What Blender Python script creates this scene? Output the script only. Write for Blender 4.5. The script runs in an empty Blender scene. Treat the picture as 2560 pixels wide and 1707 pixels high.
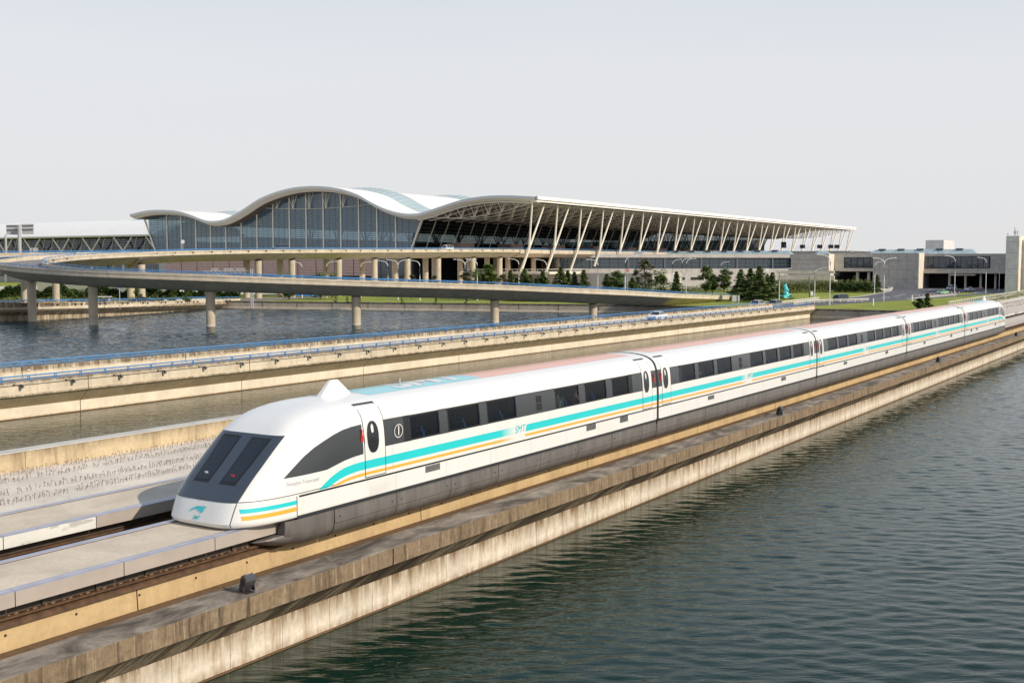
import bpy, math, random
from math import sin, cos, pi, radians
from mathutils import Vector, Matrix
random.seed(7)
SC = bpy.context.scene
COL = SC.collection

# ------------------------------------------------------------------ camera, sky, sun, exposure
CX, CY, FPX = 1280.0, 853.5, 2845.0            # photograph measured at 2560 x 1707
YAW, PIT = radians(32.23), math.atan(192.5/2845.0)
CAM = Vector((25.17, 0.0, 7.63))
cd = bpy.data.cameras.new('camera'); cam = bpy.data.objects.new('camera', cd); COL.objects.link(cam)
cam.location = CAM
cam.rotation_euler = (pi/2 - PIT, 0, YAW)
cd.sensor_width = 36; cd.lens = 36*FPX/2560; cd.clip_start = .5; cd.clip_end = 9000
SC.camera = cam
SUN_EL, SUN_AZ = radians(33), radians(3)      # azimuth measured from +X towards +Y
w = bpy.data.worlds.new('World'); SC.world = w; w.use_nodes = True
nt = w.node_tree; nt.nodes.clear()
sky = nt.nodes.new('ShaderNodeTexSky'); sky.sky_type = 'NISHITA'; sky.sun_disc = False
sky.sun_elevation = SUN_EL; sky.sun_rotation = pi/2 - SUN_AZ
sky.air_density = 1.0; sky.dust_density = 4.0; sky.ozone_density = 1.0
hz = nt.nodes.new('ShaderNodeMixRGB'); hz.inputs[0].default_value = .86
tc = nt.nodes.new('ShaderNodeTexCoord'); sp = nt.nodes.new('ShaderNodeSeparateXYZ')
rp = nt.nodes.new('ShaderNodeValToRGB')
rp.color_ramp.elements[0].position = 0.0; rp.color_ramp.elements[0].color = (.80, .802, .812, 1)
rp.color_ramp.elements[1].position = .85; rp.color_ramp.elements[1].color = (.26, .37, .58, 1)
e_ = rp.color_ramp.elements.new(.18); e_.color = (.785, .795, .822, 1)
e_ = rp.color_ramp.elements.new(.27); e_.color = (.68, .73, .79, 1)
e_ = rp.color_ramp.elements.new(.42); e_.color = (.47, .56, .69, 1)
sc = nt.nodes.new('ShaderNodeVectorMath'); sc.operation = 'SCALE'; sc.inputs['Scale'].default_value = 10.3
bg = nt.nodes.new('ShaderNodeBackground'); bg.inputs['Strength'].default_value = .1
wo = nt.nodes.new('ShaderNodeOutputWorld')
L = nt.links.new
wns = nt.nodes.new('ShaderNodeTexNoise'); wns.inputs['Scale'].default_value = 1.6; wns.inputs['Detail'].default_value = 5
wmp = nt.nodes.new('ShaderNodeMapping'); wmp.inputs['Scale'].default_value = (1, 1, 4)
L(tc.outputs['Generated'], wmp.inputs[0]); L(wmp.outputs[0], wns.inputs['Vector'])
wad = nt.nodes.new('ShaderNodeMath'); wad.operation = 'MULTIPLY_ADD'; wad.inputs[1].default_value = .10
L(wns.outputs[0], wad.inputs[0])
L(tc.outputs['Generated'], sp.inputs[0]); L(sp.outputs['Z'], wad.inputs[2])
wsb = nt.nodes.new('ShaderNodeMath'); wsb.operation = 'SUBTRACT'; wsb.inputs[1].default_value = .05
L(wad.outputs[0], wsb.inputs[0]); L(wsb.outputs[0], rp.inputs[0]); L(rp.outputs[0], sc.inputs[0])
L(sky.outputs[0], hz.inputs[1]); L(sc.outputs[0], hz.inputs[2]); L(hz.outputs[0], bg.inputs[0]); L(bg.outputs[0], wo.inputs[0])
sd = bpy.data.lights.new('sun', 'SUN'); sd.energy = 3.9; sd.angle = radians(.6); sd.color = (1, .90, .76)
sun = bpy.data.objects.new('sun', sd); COL.objects.link(sun)
sv = Vector((cos(SUN_EL)*cos(SUN_AZ), cos(SUN_EL)*sin(SUN_AZ), sin(SUN_EL)))
sun.rotation_euler = sv.to_track_quat('Z', 'Y').to_euler()
SC.view_settings.view_transform = 'Standard'; SC.view_settings.look = 'None'
SC.view_settings.exposure = 0.08; SC.view_settings.gamma = 1.0; SC.view_settings.use_curve_mapping = False

# a surveyor's helper: where the line of sight through a photograph pixel meets a known plane
FW = Vector((-sin(YAW)*cos(PIT), cos(YAW)*cos(PIT), -sin(PIT))); RT = Vector((cos(YAW), sin(YAW), 0)); UP = RT.cross(FW)
def at(px, py, X=None, Y=None, Z=None, D=None):
    d = FW*FPX + RT*(px-CX) - UP*(py-CY)
    if D is not None: k = D/FPX
    elif X is not None: k = (X-CAM.x)/d.x
    elif Y is not None: k = (Y-CAM.y)/d.y
    else: k = (Z-CAM.z)/d.z
    return CAM + d*k
ZW, ZG = -3.53, -1.75                           # water level, land level (track deck is 0)

# ------------------------------------------------------------------ mesh helpers
class MB:
    def __init__(s): s.v = []; s.f = []
    def add(s, vs, fs):
        n = len(s.v); s.v += [tuple(v) for v in vs]; s.f += [tuple(i+n for i in f) for f in fs]; return s
    def box(s, x0, x1, y0, y1, z0, z1):
        return s.add([(x0,y0,z0),(x1,y0,z0),(x1,y1,z0),(x0,y1,z0),(x0,y0,z1),(x1,y0,z1),(x1,y1,z1),(x0,y1,z1)],
              [(0,3,2,1),(4,5,6,7),(0,1,5,4),(1,2,6,5),(2,3,7,6),(3,0,4,7)])
    def obox(s, c, d, rz=0, taper=1.0):
        vs = []
        for z, t in ((-.5, 1), (.5, taper)):
            for x, y in ((-.5,-.5),(.5,-.5),(.5,.5),(-.5,.5)):
                X, Y = x*d[0]*t, y*d[1]*t
                vs.append((c[0]+X*cos(rz)-Y*sin(rz), c[1]+X*sin(rz)+Y*cos(rz), c[2]+z*d[2]))
        return s.add(vs, [(0,3,2,1),(4,5,6,7),(0,1,5,4),(1,2,6,5),(2,3,7,6),(3,0,4,7)])
    def prism(s, prof, y0, y1, closed=True):      # profile in (x, z), swept along Y
        n = len(prof)
        vs = [(x, y0, z) for x, z in prof] + [(x, y1, z) for x, z in prof]
        fs = [(i, (i+1) % n, n+(i+1) % n, n+i) for i in range(n if closed else n-1)]
        if closed: fs += [tuple(range(n-1, -1, -1)), tuple(range(n, 2*n))]
        return s.add(vs, fs)
    def poly(s, pts, z0, z1=None):               # plan polygon, optionally extruded
        n = len(pts)
        if z1 is None: return s.add([(p[0], p[1], z0) for p in pts], [tuple(range(n))])
        return s.add([(p[0],p[1],z0) for p in pts]+[(p[0],p[1],z1) for p in pts],
            [tuple(range(n-1,-1,-1)), tuple(range(n,2*n))]+[(i,(i+1)%n,n+(i+1)%n,n+i) for i in range(n)])
    def tube(s, a, b, r, n=8, r2=None, caps=True):
        return s.path([a, b], [r, r if r2 is None else r2], n, caps)
    def path(s, pts, r, n=6, caps=True):
        pts = [Vector(p) for p in pts]; m = len(pts)
        if not isinstance(r, (list, tuple)): r = [r]*m
        vs = []; fs = []
        for i, p in enumerate(pts):
            t = (pts[min(i+1, m-1)]-pts[max(i-1, 0)]).normalized()
            u = t.cross(Vector((0,0,1)))
            if u.length < 1e-3: u = t.cross(Vector((1,0,0)))
            u.normalize(); v = t.cross(u)
            for k in range(n):
                a = 2*pi*k/n; vs.append(p + (u*cos(a)+v*sin(a))*r[i])
        for i in range(m-1):
            for k in range(n):
                fs.append((i*n+k, i*n+(k+1)%n, (i+1)*n+(k+1)%n, (i+1)*n+k))
        if caps: fs += [tuple(range(n-1,-1,-1)), tuple((m-1)*n+k for k in range(n))]
        return s.add(vs, fs)
    def lathe(s, prof, c=(0,0,0), n=16):         # profile in (r, z)
        vs = []; fs = []; m = len(prof)
        for r, z in prof:
            for k in range(n):
                a = 2*pi*k/n; vs.append((c[0]+r*cos(a), c[1]+r*sin(a), c[2]+z))
        for i in range(m-1):
            for k in range(n): fs.append((i*n+k, i*n+(k+1)%n, (i+1)*n+(k+1)%n, (i+1)*n+k))
        fs += [tuple(range(n-1,-1,-1)), tuple((m-1)*n+k for k in range(n))]
        return s.add(vs, fs)
    def grid(s, rows, closed=False):
        m, n = len(rows), len(rows[0])
        vs = [p for r in rows for p in r]; fs = []
        for i in range(m-1):
            for k in range(n if closed else n-1):
                fs.append((i*n+k, i*n+(k+1)%n, (i+1)*n+(k+1)%n, (i+1)*n+k))
        return s.add(vs, fs)
    def mesh(s, name, mat, smooth=False, off=(0,0,0)):
        me = bpy.data.meshes.new(name)
        ox, oy, oz = off
        me.from_pydata([(x-ox, y-oy, z-oz) for x, y, z in s.v], [], s.f); me.update()
        me.materials.append(mat)
        if smooth:
            me.polygons.foreach_set('use_smooth', [True]*len(me.polygons))
            try: me.set_sharp_from_angle(angle=radians(smooth if smooth is not True else 40))
            except Exception: pass
        return me
    def build(s, name, mat, parent=None, smooth=False, kind=None, label=None):
        off = WL.get(parent, (0,0,0)) if parent else (0,0,0)
        o = bpy.data.objects.new(name, s.mesh(name, mat, smooth, off)); COL.objects.link(o)
        if parent: o.parent = parent
        WL[o] = off
        if kind: o['kind'] = kind
        if label: o['label'] = label
        return o
WL = {}
def tag(o, label, cat, group=None):
    o['label'] = label; o['category'] = cat
    if group: o['group'] = group
    return o
def thing(name, label, cat, loc=(0,0,0), group=None):
    o = bpy.data.objects.new(name, None); COL.objects.link(o); o.location = loc; o.empty_display_size = .2
    WL[o] = tuple(loc); return tag(o, label, cat, group)
def single(name, mb, mat, label, cat, base, smooth=False, group=None):   # a one-mesh thing with its origin at its base
    o = bpy.data.objects.new(name, mb.mesh(name, mat, smooth, base)); COL.objects.link(o); o.location = base
    WL[o] = tuple(base); return tag(o, label, cat, group)
def inst(name, me, parent, loc, rot=(0,0,0), scale=(1,1,1), label=None):
    o = bpy.data.objects.new(name, me); COL.objects.link(o)
    if parent: o.parent = parent; b = WL[parent]; o.location = (loc[0]-b[0], loc[1]-b[1], loc[2]-b[2])
    else: o.location = loc
    o.rotation_euler = rot; o.scale = scale; WL[o] = tuple(loc)
    if label: o['label'] = label
    return o
KIDS = None
def copy_tree(o, parent=None, loc=None, rz=None, label=None, group=None, scale=None):
    c = o.copy(); COL.objects.link(c)
    if parent: c.parent = parent
    if loc is not None: c.location = loc
    if rz is not None: c.rotation_euler = (0,0,rz)
    if scale is not None: c.scale = scale if isinstance(scale, (tuple, list)) else (scale,)*3
    if label: c['label'] = label
    if group: c['group'] = group
    for ch in o.children: copy_tree(ch, c)
    return c
def place(o, loc, rz=0, label=None, scale=None, used=set()):     # first use moves the original, later uses copy it
    if o.name in used: return copy_tree(o, None, loc, rz, label, None, scale)
    used.add(o.name); o.location = loc; o.rotation_euler = (0,0,rz)
    if label: o['label'] = label
    if scale is not None: o.scale = scale if isinstance(scale, (tuple, list)) else (scale,)*3
    return o

# ------------------------------------------------------------------ materials
def newmat(name):
    m = bpy.data.materials.new(name); m.use_nodes = True
    nt = m.node_tree; b = nt.nodes['Principled BSDF']; return m, nt, b
def coords(nt, scale=(1,1,1), kind='world'):
    if kind == 'world': g = nt.nodes.new('ShaderNodeNewGeometry'); src = g.outputs['Position']
    else: g = nt.nodes.new('ShaderNodeTexCoord'); src = g.outputs['Object']
    mp = nt.nodes.new('ShaderNodeMapping'); mp.inputs['Scale'].default_value = scale
    nt.links.new(src, mp.inputs[0]); return mp.outputs[0]
def noise(nt, co, scale, detail=4, rough=.55, dist=0):
    n = nt.nodes.new('ShaderNodeTexNoise'); n.inputs['Scale'].default_value = scale
    n.inputs['Detail'].default_value = detail; n.inputs['Roughness'].default_value = rough; n.inputs['Distortion'].default_value = dist
    nt.links.new(co, n.inputs['Vector']); return n.outputs[0]
def ramp(nt, fac, stops):
    r = nt.nodes.new('ShaderNodeValToRGB'); e = r.color_ramp.elements
    while len(e) > 1: e.remove(e[-1])
    e[0].position = stops[0][0]; c = stops[0][1]; e[0].color = c if len(c) == 4 else (*c, 1)
    for p, c in stops[1:]:
        k = e.new(p); k.color = c if len(c) == 4 else (*c, 1)
    nt.links.new(fac, r.inputs[0]); return r.outputs[0]
def g3(v): return (v, v, v)
def mix(nt, fac, a, b, mode='MIX'):
    m = nt.nodes.new('ShaderNodeMixRGB'); m.blend_type = mode
    for i, x in ((0, fac), (1, a), (2, b)):
        if hasattr(x, 'node'): nt.links.new(x, m.inputs[i])
        elif i == 0: m.inputs[0].default_value = x
        else: m.inputs[i].default_value = (*x, 1)
    return m.outputs[0]
def bump(nt, b, h, strength, dist=.02):
    k = nt.nodes.new('ShaderNodeBump'); k.inputs['Strength'].default_value = strength; k.inputs['Distance'].default_value = dist
    nt.links.new(h, k.inputs['Height']); nt.links.new(k.outputs[0], b.inputs['Normal'])
def plain(name, col, rough=.5, metal=0, var=.12, scale=3, spec=.5, kind='world', coat=0):
    m, nt, b = newmat(name)
    co = coords(nt, (1,1,1), kind); n = noise(nt, co, scale, 5)
    lo = tuple(c*(1-var) for c in col); hi = tuple(min(1, c*(1+var)) for c in col)
    nt.links.new(ramp(nt, n, [(.3, lo), (.7, hi)]), b.inputs['Base Color'])
    b.inputs['Roughness'].default_value = rough; b.inputs['Metallic'].default_value = metal
    b.inputs['Specular IOR Level'].default_value = spec; b.inputs['Coat Weight'].default_value = coat
    return m
def concrete(name, col, dark, amt=.5, streak=.5, sscale=2.2, grime=None, light=None, bstr=.25, stain=None):
    m, nt, b = newmat(name)
    co = coords(nt); cs = coords(nt, (1, 1, .10))
    n1 = noise(nt, co, .5, 7, .62, .5); n2 = noise(nt, co, 7, 8, .7); n3 = noise(nt, cs, sscale, 5, .65, .2)
    c = ramp(nt, n1, [(.35, tuple(x*.86 for x in col)), (.65, tuple(min(1, x*1.1) for x in col))])
    c = mix(nt, ramp(nt, n3, [(.50, g3(0)), (.72, g3(streak))]), c, dark)
    if light: c = mix(nt, ramp(nt, noise(nt, cs, sscale*1.7, 4, .7), [(.56, g3(0)), (.70, g3(.6))]), c, light)
    c = mix(nt, ramp(nt, n2, [(.45, g3(0)), (.8, g3(amt))]), c, tuple(x*.55 for x in dark))
    if grime:     # stained band: (z where clean, z where dirty, colour)
        s = nt.nodes.new('ShaderNodeSeparateXYZ'); g = nt.nodes.new('ShaderNodeNewGeometry'); nt.links.new(g.outputs['Position'], s.inputs[0])
        for z0, z1, gc, ga in grime:
            mr = nt.nodes.new('ShaderNodeMapRange'); mr.inputs[1].default_value = z0; mr.inputs[2].default_value = z1
            mr.inputs[3].default_value = 0; mr.inputs[4].default_value = 1
            nt.links.new(s.outputs['Z'], mr.inputs[0])
            mm = nt.nodes.new('ShaderNodeMath'); mm.operation = 'MULTIPLY'
            nt.links.new(mr.outputs[0], mm.inputs[0]); nt.links.new(ramp(nt, noise(nt, cs, sscale*.8, 6, .78, .3), [(.33, g3(0)), (.62, g3(ga))]), mm.inputs[1])
            c = mix(nt, mm.outputs[0], c, gc)
    nt.links.new(c, b.inputs['Base Color']); b.inputs['Roughness'].default_value = .88; b.inputs['Specular IOR Level'].default_value = .25
    bump(nt, b, n2, bstr, .02)
    return m
M = {}
M['cap_top'] = concrete('cap top concrete', (.33,.30,.26), (.10,.085,.075), .55, .0)
def captop():
    m, nt, b = newmat('weathered cap top'); co = coords(nt, (1, .45, 1)); c2 = coords(nt)
    c = ramp(nt, noise(nt, co, 1.3, 9, .68, .6), [(.34, (.045,.035,.027)), (.46, (.15,.12,.09)), (.57, (.29,.24,.185)), (.72, (.46,.39,.31))])
    c = mix(nt, ramp(nt, noise(nt, c2, 14, 6, .75), [(.4, g3(.0)), (.75, g3(.5))]), c, (.10,.085,.07))
    nt.links.new(c, b.inputs['Base Color']); b.inputs['Roughness'].default_value = .9; bump(nt, b, noise(nt, c2, 22, 6, .7), .4, .02); return m
M['cap_top'] = captop()
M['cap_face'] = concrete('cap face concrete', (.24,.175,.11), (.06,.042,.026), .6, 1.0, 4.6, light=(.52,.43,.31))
M['wall_face'] = concrete('lower wall concrete', (.68,.61,.50), (.30,.19,.09), .4, .75, 3.4, light=(.78,.70,.58), grime=[(-3.15,-2.5,(.19,.12,.06),1.25), (-3.25,-3.53,(.22,.13,.06),.9)])
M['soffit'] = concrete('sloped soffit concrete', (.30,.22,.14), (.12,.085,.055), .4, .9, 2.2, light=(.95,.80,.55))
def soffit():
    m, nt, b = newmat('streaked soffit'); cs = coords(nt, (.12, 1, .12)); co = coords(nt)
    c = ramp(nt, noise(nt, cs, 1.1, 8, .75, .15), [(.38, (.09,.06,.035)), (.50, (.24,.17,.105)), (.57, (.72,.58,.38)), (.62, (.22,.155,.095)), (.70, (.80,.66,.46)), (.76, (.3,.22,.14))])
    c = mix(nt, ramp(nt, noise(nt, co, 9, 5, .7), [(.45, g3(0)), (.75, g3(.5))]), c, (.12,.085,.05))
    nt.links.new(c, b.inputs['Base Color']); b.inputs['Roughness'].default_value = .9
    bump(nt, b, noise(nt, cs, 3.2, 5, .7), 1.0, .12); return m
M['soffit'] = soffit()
M['beam'] = concrete('guideway beam concrete', (.50,.36,.19), (.30,.19,.09), .3, .45, 2.4)
M['deck'] = concrete('guideway deck concrete', (.60,.51,.395), (.27,.21,.15), .3, .0)
M['bed'] = concrete('track bed concrete', (.70,.62,.52), (.42,.32,.22), .35, .25)
M['ledge'] = concrete('ledge mud', (.16,.10,.055), (.06,.035,.02), .6, .3)
M['parapet_far'] = concrete('back wall concrete', (.56,.45,.29), (.22,.15,.08), .3, .7, 2.4, grime=[(-.85,-.4,(.14,.10,.06),.85)])
M['cw_face'] = concrete('causeway concrete', (.62,.535,.40), (.34,.26,.165), .35, .5, 2.0, grime=[(-1.0,-.74,(.15,.11,.07),1.3), (-1.58,-1.72,(.18,.13,.08),1.1)])
M['cw_soffit'] = concrete('causeway soffit concrete', (.60,.47,.29), (.26,.19,.11), .2, .4, 1.6)
M['cw_wall'] = concrete('causeway lower wall', (.73,.645,.50), (.50,.38,.24), .12, .2, 2.0, grime=[(-3.33,-3.53,(.30,.19,.08),.8)])
M['ramp'] = concrete('ramp concrete', (.60,.52,.40), (.37,.31,.235), .25, .45, 1.0)
M['ramp_par'] = concrete('ramp parapet concrete', (.56,.48,.37), (.26,.20,.14), .2, .5, 1.2)
M['pier'] = concrete('pier concrete', (.54,.46,.35), (.34,.275,.20), .2, .5, 1.1, grime=[(-3.05,-3.5,(.70,.64,.56),1.2)])
M['seawall'] = concrete('sea wall concrete', (.46,.39,.31), (.16,.13,.10), .3, .4, .8, grime=[(-2.1,-1.85,(.07,.06,.045),1.2)])
M['stn'] = concrete('station concrete', (.46,.43,.39), (.34,.32,.30), .15, .35, .35)
M['stn2'] = concrete('station pale concrete', (.56,.51,.44), (.42,.38,.33), .1, .3, .35)
M['tower'] = concrete('tower render', (.62,.60,.57), (.52,.50,.475), .08, .2, .4)
M['cream'] = concrete('cream wall', (.74,.66,.54), (.44,.37,.29), .1, .25, .5)  # also gives sun-facing sides of station and tower a painted-in warm tone
M['pink'] = plain('pink tiles', (.50,.345,.30), .7, 0, .08, .6)
M['roofw'] = plain('white roof sheet', (.86,.83,.77), .45, 0, .03, .15)
M['fascia'] = plain('grey fascia', (.66,.66,.66), .5, 0, .04, .5)
M['fascia_l'] = plain('pale fascia', (.82,.77,.70), .45, 0, .04, .5)
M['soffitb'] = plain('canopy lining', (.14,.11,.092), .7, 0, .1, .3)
M['steelw'] = plain('white painted steel', (.84,.79,.68), .45, 0, .05, 1)
M['steelg'] = plain('grey painted steel', (.40,.40,.40), .5, 0, .08, 1)
M['signback'] = plain('grey sign back', (.46,.45,.45), .55, 0, .06, .8)
M['lamp'] = plain('lamp post paint', (.66,.65,.63), .45, 0, .04, 2, kind='obj')
M['lamphead'] = plain('lamp head', (.75,.75,.74), .3, 0, .02, 2, kind='obj')
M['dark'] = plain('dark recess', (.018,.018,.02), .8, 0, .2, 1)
M['rust'] = plain('rusty brown steel', (.085,.042,.018), .7, .2, .45, 4)
M['statordark'] = plain('stator pack', (.07,.055,.042), .75, 0, .3, 5)
M['bolt'] = plain('bolt rust', (.17,.085,.035), .6, 0, .3, 9, kind='obj')
M['blue'] = plain('blue railing paint', (.085,.25,.50), .45, 0, .12, 2)
M['cable'] = plain('dark conduit', (.03,.028,.026), .6, 0, .2, 3)
M['flood'] = plain('black floodlight', (.025,.025,.028), .45, 0, .15, 6, kind='obj')
M['floodg'] = plain('grey floodlight', (.085,.085,.095), .38, .3, .15, 9, kind='obj')
M['chrome'] = plain('latch metal', (.6,.6,.6), .25, .9, .05, 6, kind='obj')
M['asphalt'] = plain('asphalt', (.10,.095,.10), .85, 0, .18, 1.2)
M['asph_l'] = plain('worn asphalt', (.21,.19,.185), .85, 0, .12, 1.2)
M['paintw'] = plain('road paint', (.72,.72,.70), .7, 0, .1, 2)
M['kerb'] = plain('kerb stone', (.52,.49,.43), .8, 0, .12, 1)
M['orange'] = plain('orange barrier plastic', (.80,.30,.03), .5, 0, .08, 2)
M['redwhite'] = plain('red sign paint', (.55,.04,.04), .5, 0, .08, 2)
M['signblue'] = plain('blue sign', (.04,.16,.55), .5, 0, .05, 2)
M['turq_st'] = plain('turquoise sculpture paint', (.10,.62,.68), .5, 0, .08, .8)
M['rebar'] = plain('rusty rebar', (.13,.085,.055), .8, .2, .4, 8)
M['trunk'] = plain('tree bark', (.15,.11,.08), .9, 0, .25, 4, kind='obj')
M['tyre'] = plain('tyre rubber', (.02,.02,.02), .8, 0, .2, 6, kind='obj')
M['rim'] = plain('wheel rim', (.5,.5,.5), .35, .7, .05, 6, kind='obj')
M['carlamp'] = plain('car lamp', (.75,.75,.72), .15, .2, .05, 6, kind='obj')
M['carred'] = plain('car tail lamp', (.4,.02,.02), .2, 0, .05, 6, kind='obj')
M['plate'] = plain('number plate', (.05,.12,.4), .5, 0, .05, 6, kind='obj')
def glassy(name, tint, amount, rough=.03, ior=1.6, wob=0, wscale=1, body=(.02,.028,.035)):   # tinted glass: see-through share + mirror share
    m, nt, b = newmat(name); nt.nodes.remove(b)
    o = nt.nodes['Material Output']
    tr = nt.nodes.new('ShaderNodeBsdfTransparent'); tr.inputs[0].default_value = (*tint, 1)
    df = nt.nodes.new('ShaderNodeBsdfDiffuse'); df.inputs[0].default_value = (*body, 1)
    gl = nt.nodes.new('ShaderNodeBsdfGlossy'); gl.inputs['Roughness'].default_value = rough
    fr = nt.nodes.new('ShaderNodeFresnel'); fr.inputs[0].default_value = ior
    ge = nt.nodes.new('ShaderNodeNewGeometry'); io = nt.nodes.new('ShaderNodeMapRange'); io.inputs[3].default_value = ior; io.inputs[4].default_value = 1/ior   # same mirror share from both sides
    nt.links.new(ge.outputs['Backfacing'], io.inputs[0]); nt.links.new(io.outputs[0], fr.inputs[0])
    m1 = nt.nodes.new('ShaderNodeMixShader'); m1.inputs[0].default_value = amount
    m2 = nt.nodes.new('ShaderNodeMixShader')
    nt.links.new(df.outputs[0], m1.inputs[1]); nt.links.new(tr.outputs[0], m1.inputs[2])
    nt.links.new(fr.outputs[0], m2.inputs[0]); nt.links.new(m1.outputs[0], m2.inputs[1]); nt.links.new(gl.outputs[0], m2.inputs[2])
    nt.links.new(m2.outputs[0], o.inputs[0])
    if wob:
        k = nt.nodes.new('ShaderNodeBump'); k.inputs['Strength'].default_value = wob; k.inputs['Distance'].default_value = .1
        nt.links.new(noise(nt, coords(nt), wscale, 2), k.inputs['Height'])
        nt.links.new(k.outputs[0], gl.inputs['Normal']); nt.links.new(k.outputs[0], fr.inputs['Normal'])
    return m
M['trainglass'] = glassy('train window glass', (.33,.37,.41), .85, .03, 1.28)
M['endglass'] = glassy('terminal end glass', (.50,.68,.76), .42, .05, 1.95, .12, .4, (.10,.21,.31))
M['bar'] = plain('dark glazing bar', (.10,.12,.14), .5, 0, .05, 1)
M['backglass'] = glassy('far glazing', (.72,.78,.78), .75, .1, 1.6)
M['frontglass'] = glassy('terminal front glass', (.27,.31,.31), .8, .04, 1.4, .2, .5)
M['stnglass'] = glassy('station glass', (.20,.28,.34), .3, .04, 1.9, .2, .25, (.035,.06,.085))
M['skyglass'] = glassy('skylight glass', (.70,.80,.82), .35, .2, 1.5, 0, 1, (.50,.62,.64))
M['carglass'] = glassy('car glass', (.12,.15,.17), .5, .04, 1.7)
M['nearglass'] = glassy('cab window glass', (.28,.34,.40), .7, .03, 1.6)
# water
def water(name, dist, big, rough, base, spec, s1=2.3, s2_=6.0):
    m, nt, b = newmat(name)
    b.inputs['Base Color'].default_value = (*base, 1); b.inputs['Roughness'].default_value = rough
    b.inputs['IOR'].default_value = 1.33
    def rot(scale, ang):
        g = nt.nodes.new('ShaderNodeNewGeometry'); a = nt.nodes.new('ShaderNodeMapping'); a.inputs['Rotation'].default_value = (0,0,ang)
        c = nt.nodes.new('ShaderNodeMapping'); c.inputs['Scale'].default_value = scale
        nt.links.new(g.outputs['Position'], a.inputs[0]); nt.links.new(a.outputs[0], c.inputs[0]); return c.outputs[0]
    n1 = noise(nt, rot((.32, 1, 1), -.54), s1, 3, .5, .6); n2 = noise(nt, rot((.40, 1, 1), -.66), s2_, 3, .55, .4)
    n3 = noise(nt, rot((.6, 1, 1), -.3), .28, 2, .5, .3)
    s = nt.nodes.new('ShaderNodeMath'); s.operation = 'MULTIPLY_ADD'; s.inputs[1].default_value = .34
    nt.links.new(n2, s.inputs[0]); nt.links.new(n1, s.inputs[2])
    s2 = nt.nodes.new('ShaderNodeMath'); s2.operation = 'MULTIPLY_ADD'; s2.inputs[1].default_value = big
    nt.links.new(n3, s2.inputs[0]); nt.links.new(s.outputs[0], s2.inputs[2])
    bump(nt, b, s2.outputs[0], 1.0, dist); b.inputs['Specular IOR Level'].default_value = spec
    return m
M['water'] = water('lake water', .032, .05, .02, (.003,.020,.013), .32)
M['water2'] = water('wind rippled lake water', .12, .3, .05, (.004,.024,.036), .34, 1.6, 4.0)
def grass():
    m, nt, b = newmat('mown grass'); co = coords(nt)
    c = ramp(nt, noise(nt, co, .09, 7, .65, .6), [(.32, (.17,.22,.04)), (.5, (.29,.32,.065)), (.68, (.42,.39,.12))])
    c = mix(nt, ramp(nt, noise(nt, co, 2.5, 6, .8), [(.35, g3(0)), (.7, g3(.45))]), c, (.11,.15,.03))
    nt.links.new(c, b.inputs['Base Color']); b.inputs['Roughness'].default_value = 1; b.inputs['Specular IOR Level'].default_value = .1
    bump(nt, b, noise(nt, co, 6, 6, .8), .8, .2); return m
M['grass'] = grass()
def leafm(name, a, b_, kind='obj'):
    m, nt, b = newmat(name)
    co = coords(nt, (1,1,1), kind)
    c = ramp(nt, noise(nt, co, 1.3, 3), [(.35, a), (.65, b_)])
    oi = nt.nodes.new('ShaderNodeObjectInfo'); c = mix(nt, ramp(nt, oi.outputs['Random'], [(0, g3(0)), (1, g3(.35))]), c, tuple(x*.7 for x in b_))
    nt.links.new(c, b.inputs['Base Color']); b.inputs['Roughness'].default_value = .7; b.inputs['Specular IOR Level'].default_value = .2
    b.inputs['Subsurface Weight'].default_value = 0
    return m
M['cedar'] = leafm('cedar needles', (.11,.165,.05), (.21,.27,.09))
M['leaf'] = leafm('green leaves', (.11,.17,.04), (.20,.28,.075))
M['olive'] = leafm('olive leaves', (.10,.11,.035), (.16,.15,.06))
M['dry'] = leafm('dry weeds', (.16,.15,.045), (.24,.20,.07))
M['hedge'] = leafm('hedge leaves', (.035,.07,.016), (.075,.12,.03))
# train
def paintw(name, col, rough=.22, dirt=0.0, streaks=0.0):
    m, nt, b = newmat(name); co = coords(nt)
    c = ramp(nt, noise(nt, co, .8, 4), [(.3, tuple(x*.97 for x in col)), (.7, col)])
    if streaks:
        cs = coords(nt, (1, 1, .12)); c = mix(nt, ramp(nt, noise(nt, cs, 2.6, 6, .75), [(.52, g3(0)), (.8, g3(streaks))]), c, (.50,.45,.38))
    if dirt: c = mix(nt, ramp(nt, noise(nt, co, 30, 3, .6), [(.68, g3(0)), (.76, g3(dirt))]), c, (.35,.30,.24))
    nt.links.new(c, b.inputs['Base Color']); b.inputs['Roughness'].default_value = rough; b.inputs['Coat Weight'].default_value = .3
    b.inputs['Coat Roughness'].default_value = .08; return m
M['twhite'] = paintw('train white paint', (.76,.75,.715), .26, .08, .22)
M['twhite2'] = paintw('train white paint dusty', (.76,.75,.72), .4, .5)
M['tturq'] = paintw('train turquoise', (.02,.58,.60), .35)
M['torange'] = paintw('train orange', (.90,.42,.05), .35)
M['troof_t'] = paintw('train roof turquoise', (.26,.62,.66), .35)
M['troof_o'] = paintw('train roof salmon', (.80,.40,.28), .35)
M['tgrey'] = paintw('train window band grey', (.040,.044,.048), .3)
M['tscreen'] = paintw('train windscreen surround', (.045,.055,.07), .25, .1)
M['tblack'] = plain('rubber seam', (.012,.012,.014), .6, 0, .1, 3)
M['ttext'] = plain('pale lettering', (.55,.55,.56), .5, 0, .03, 3)
M['twtext'] = plain('white lettering', (.72,.70,.66), .5, 0, .03, 3)
M['tred'] = plain('red lamp lens', (.6,.02,.02), .3, 0, .05, 3)
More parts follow.
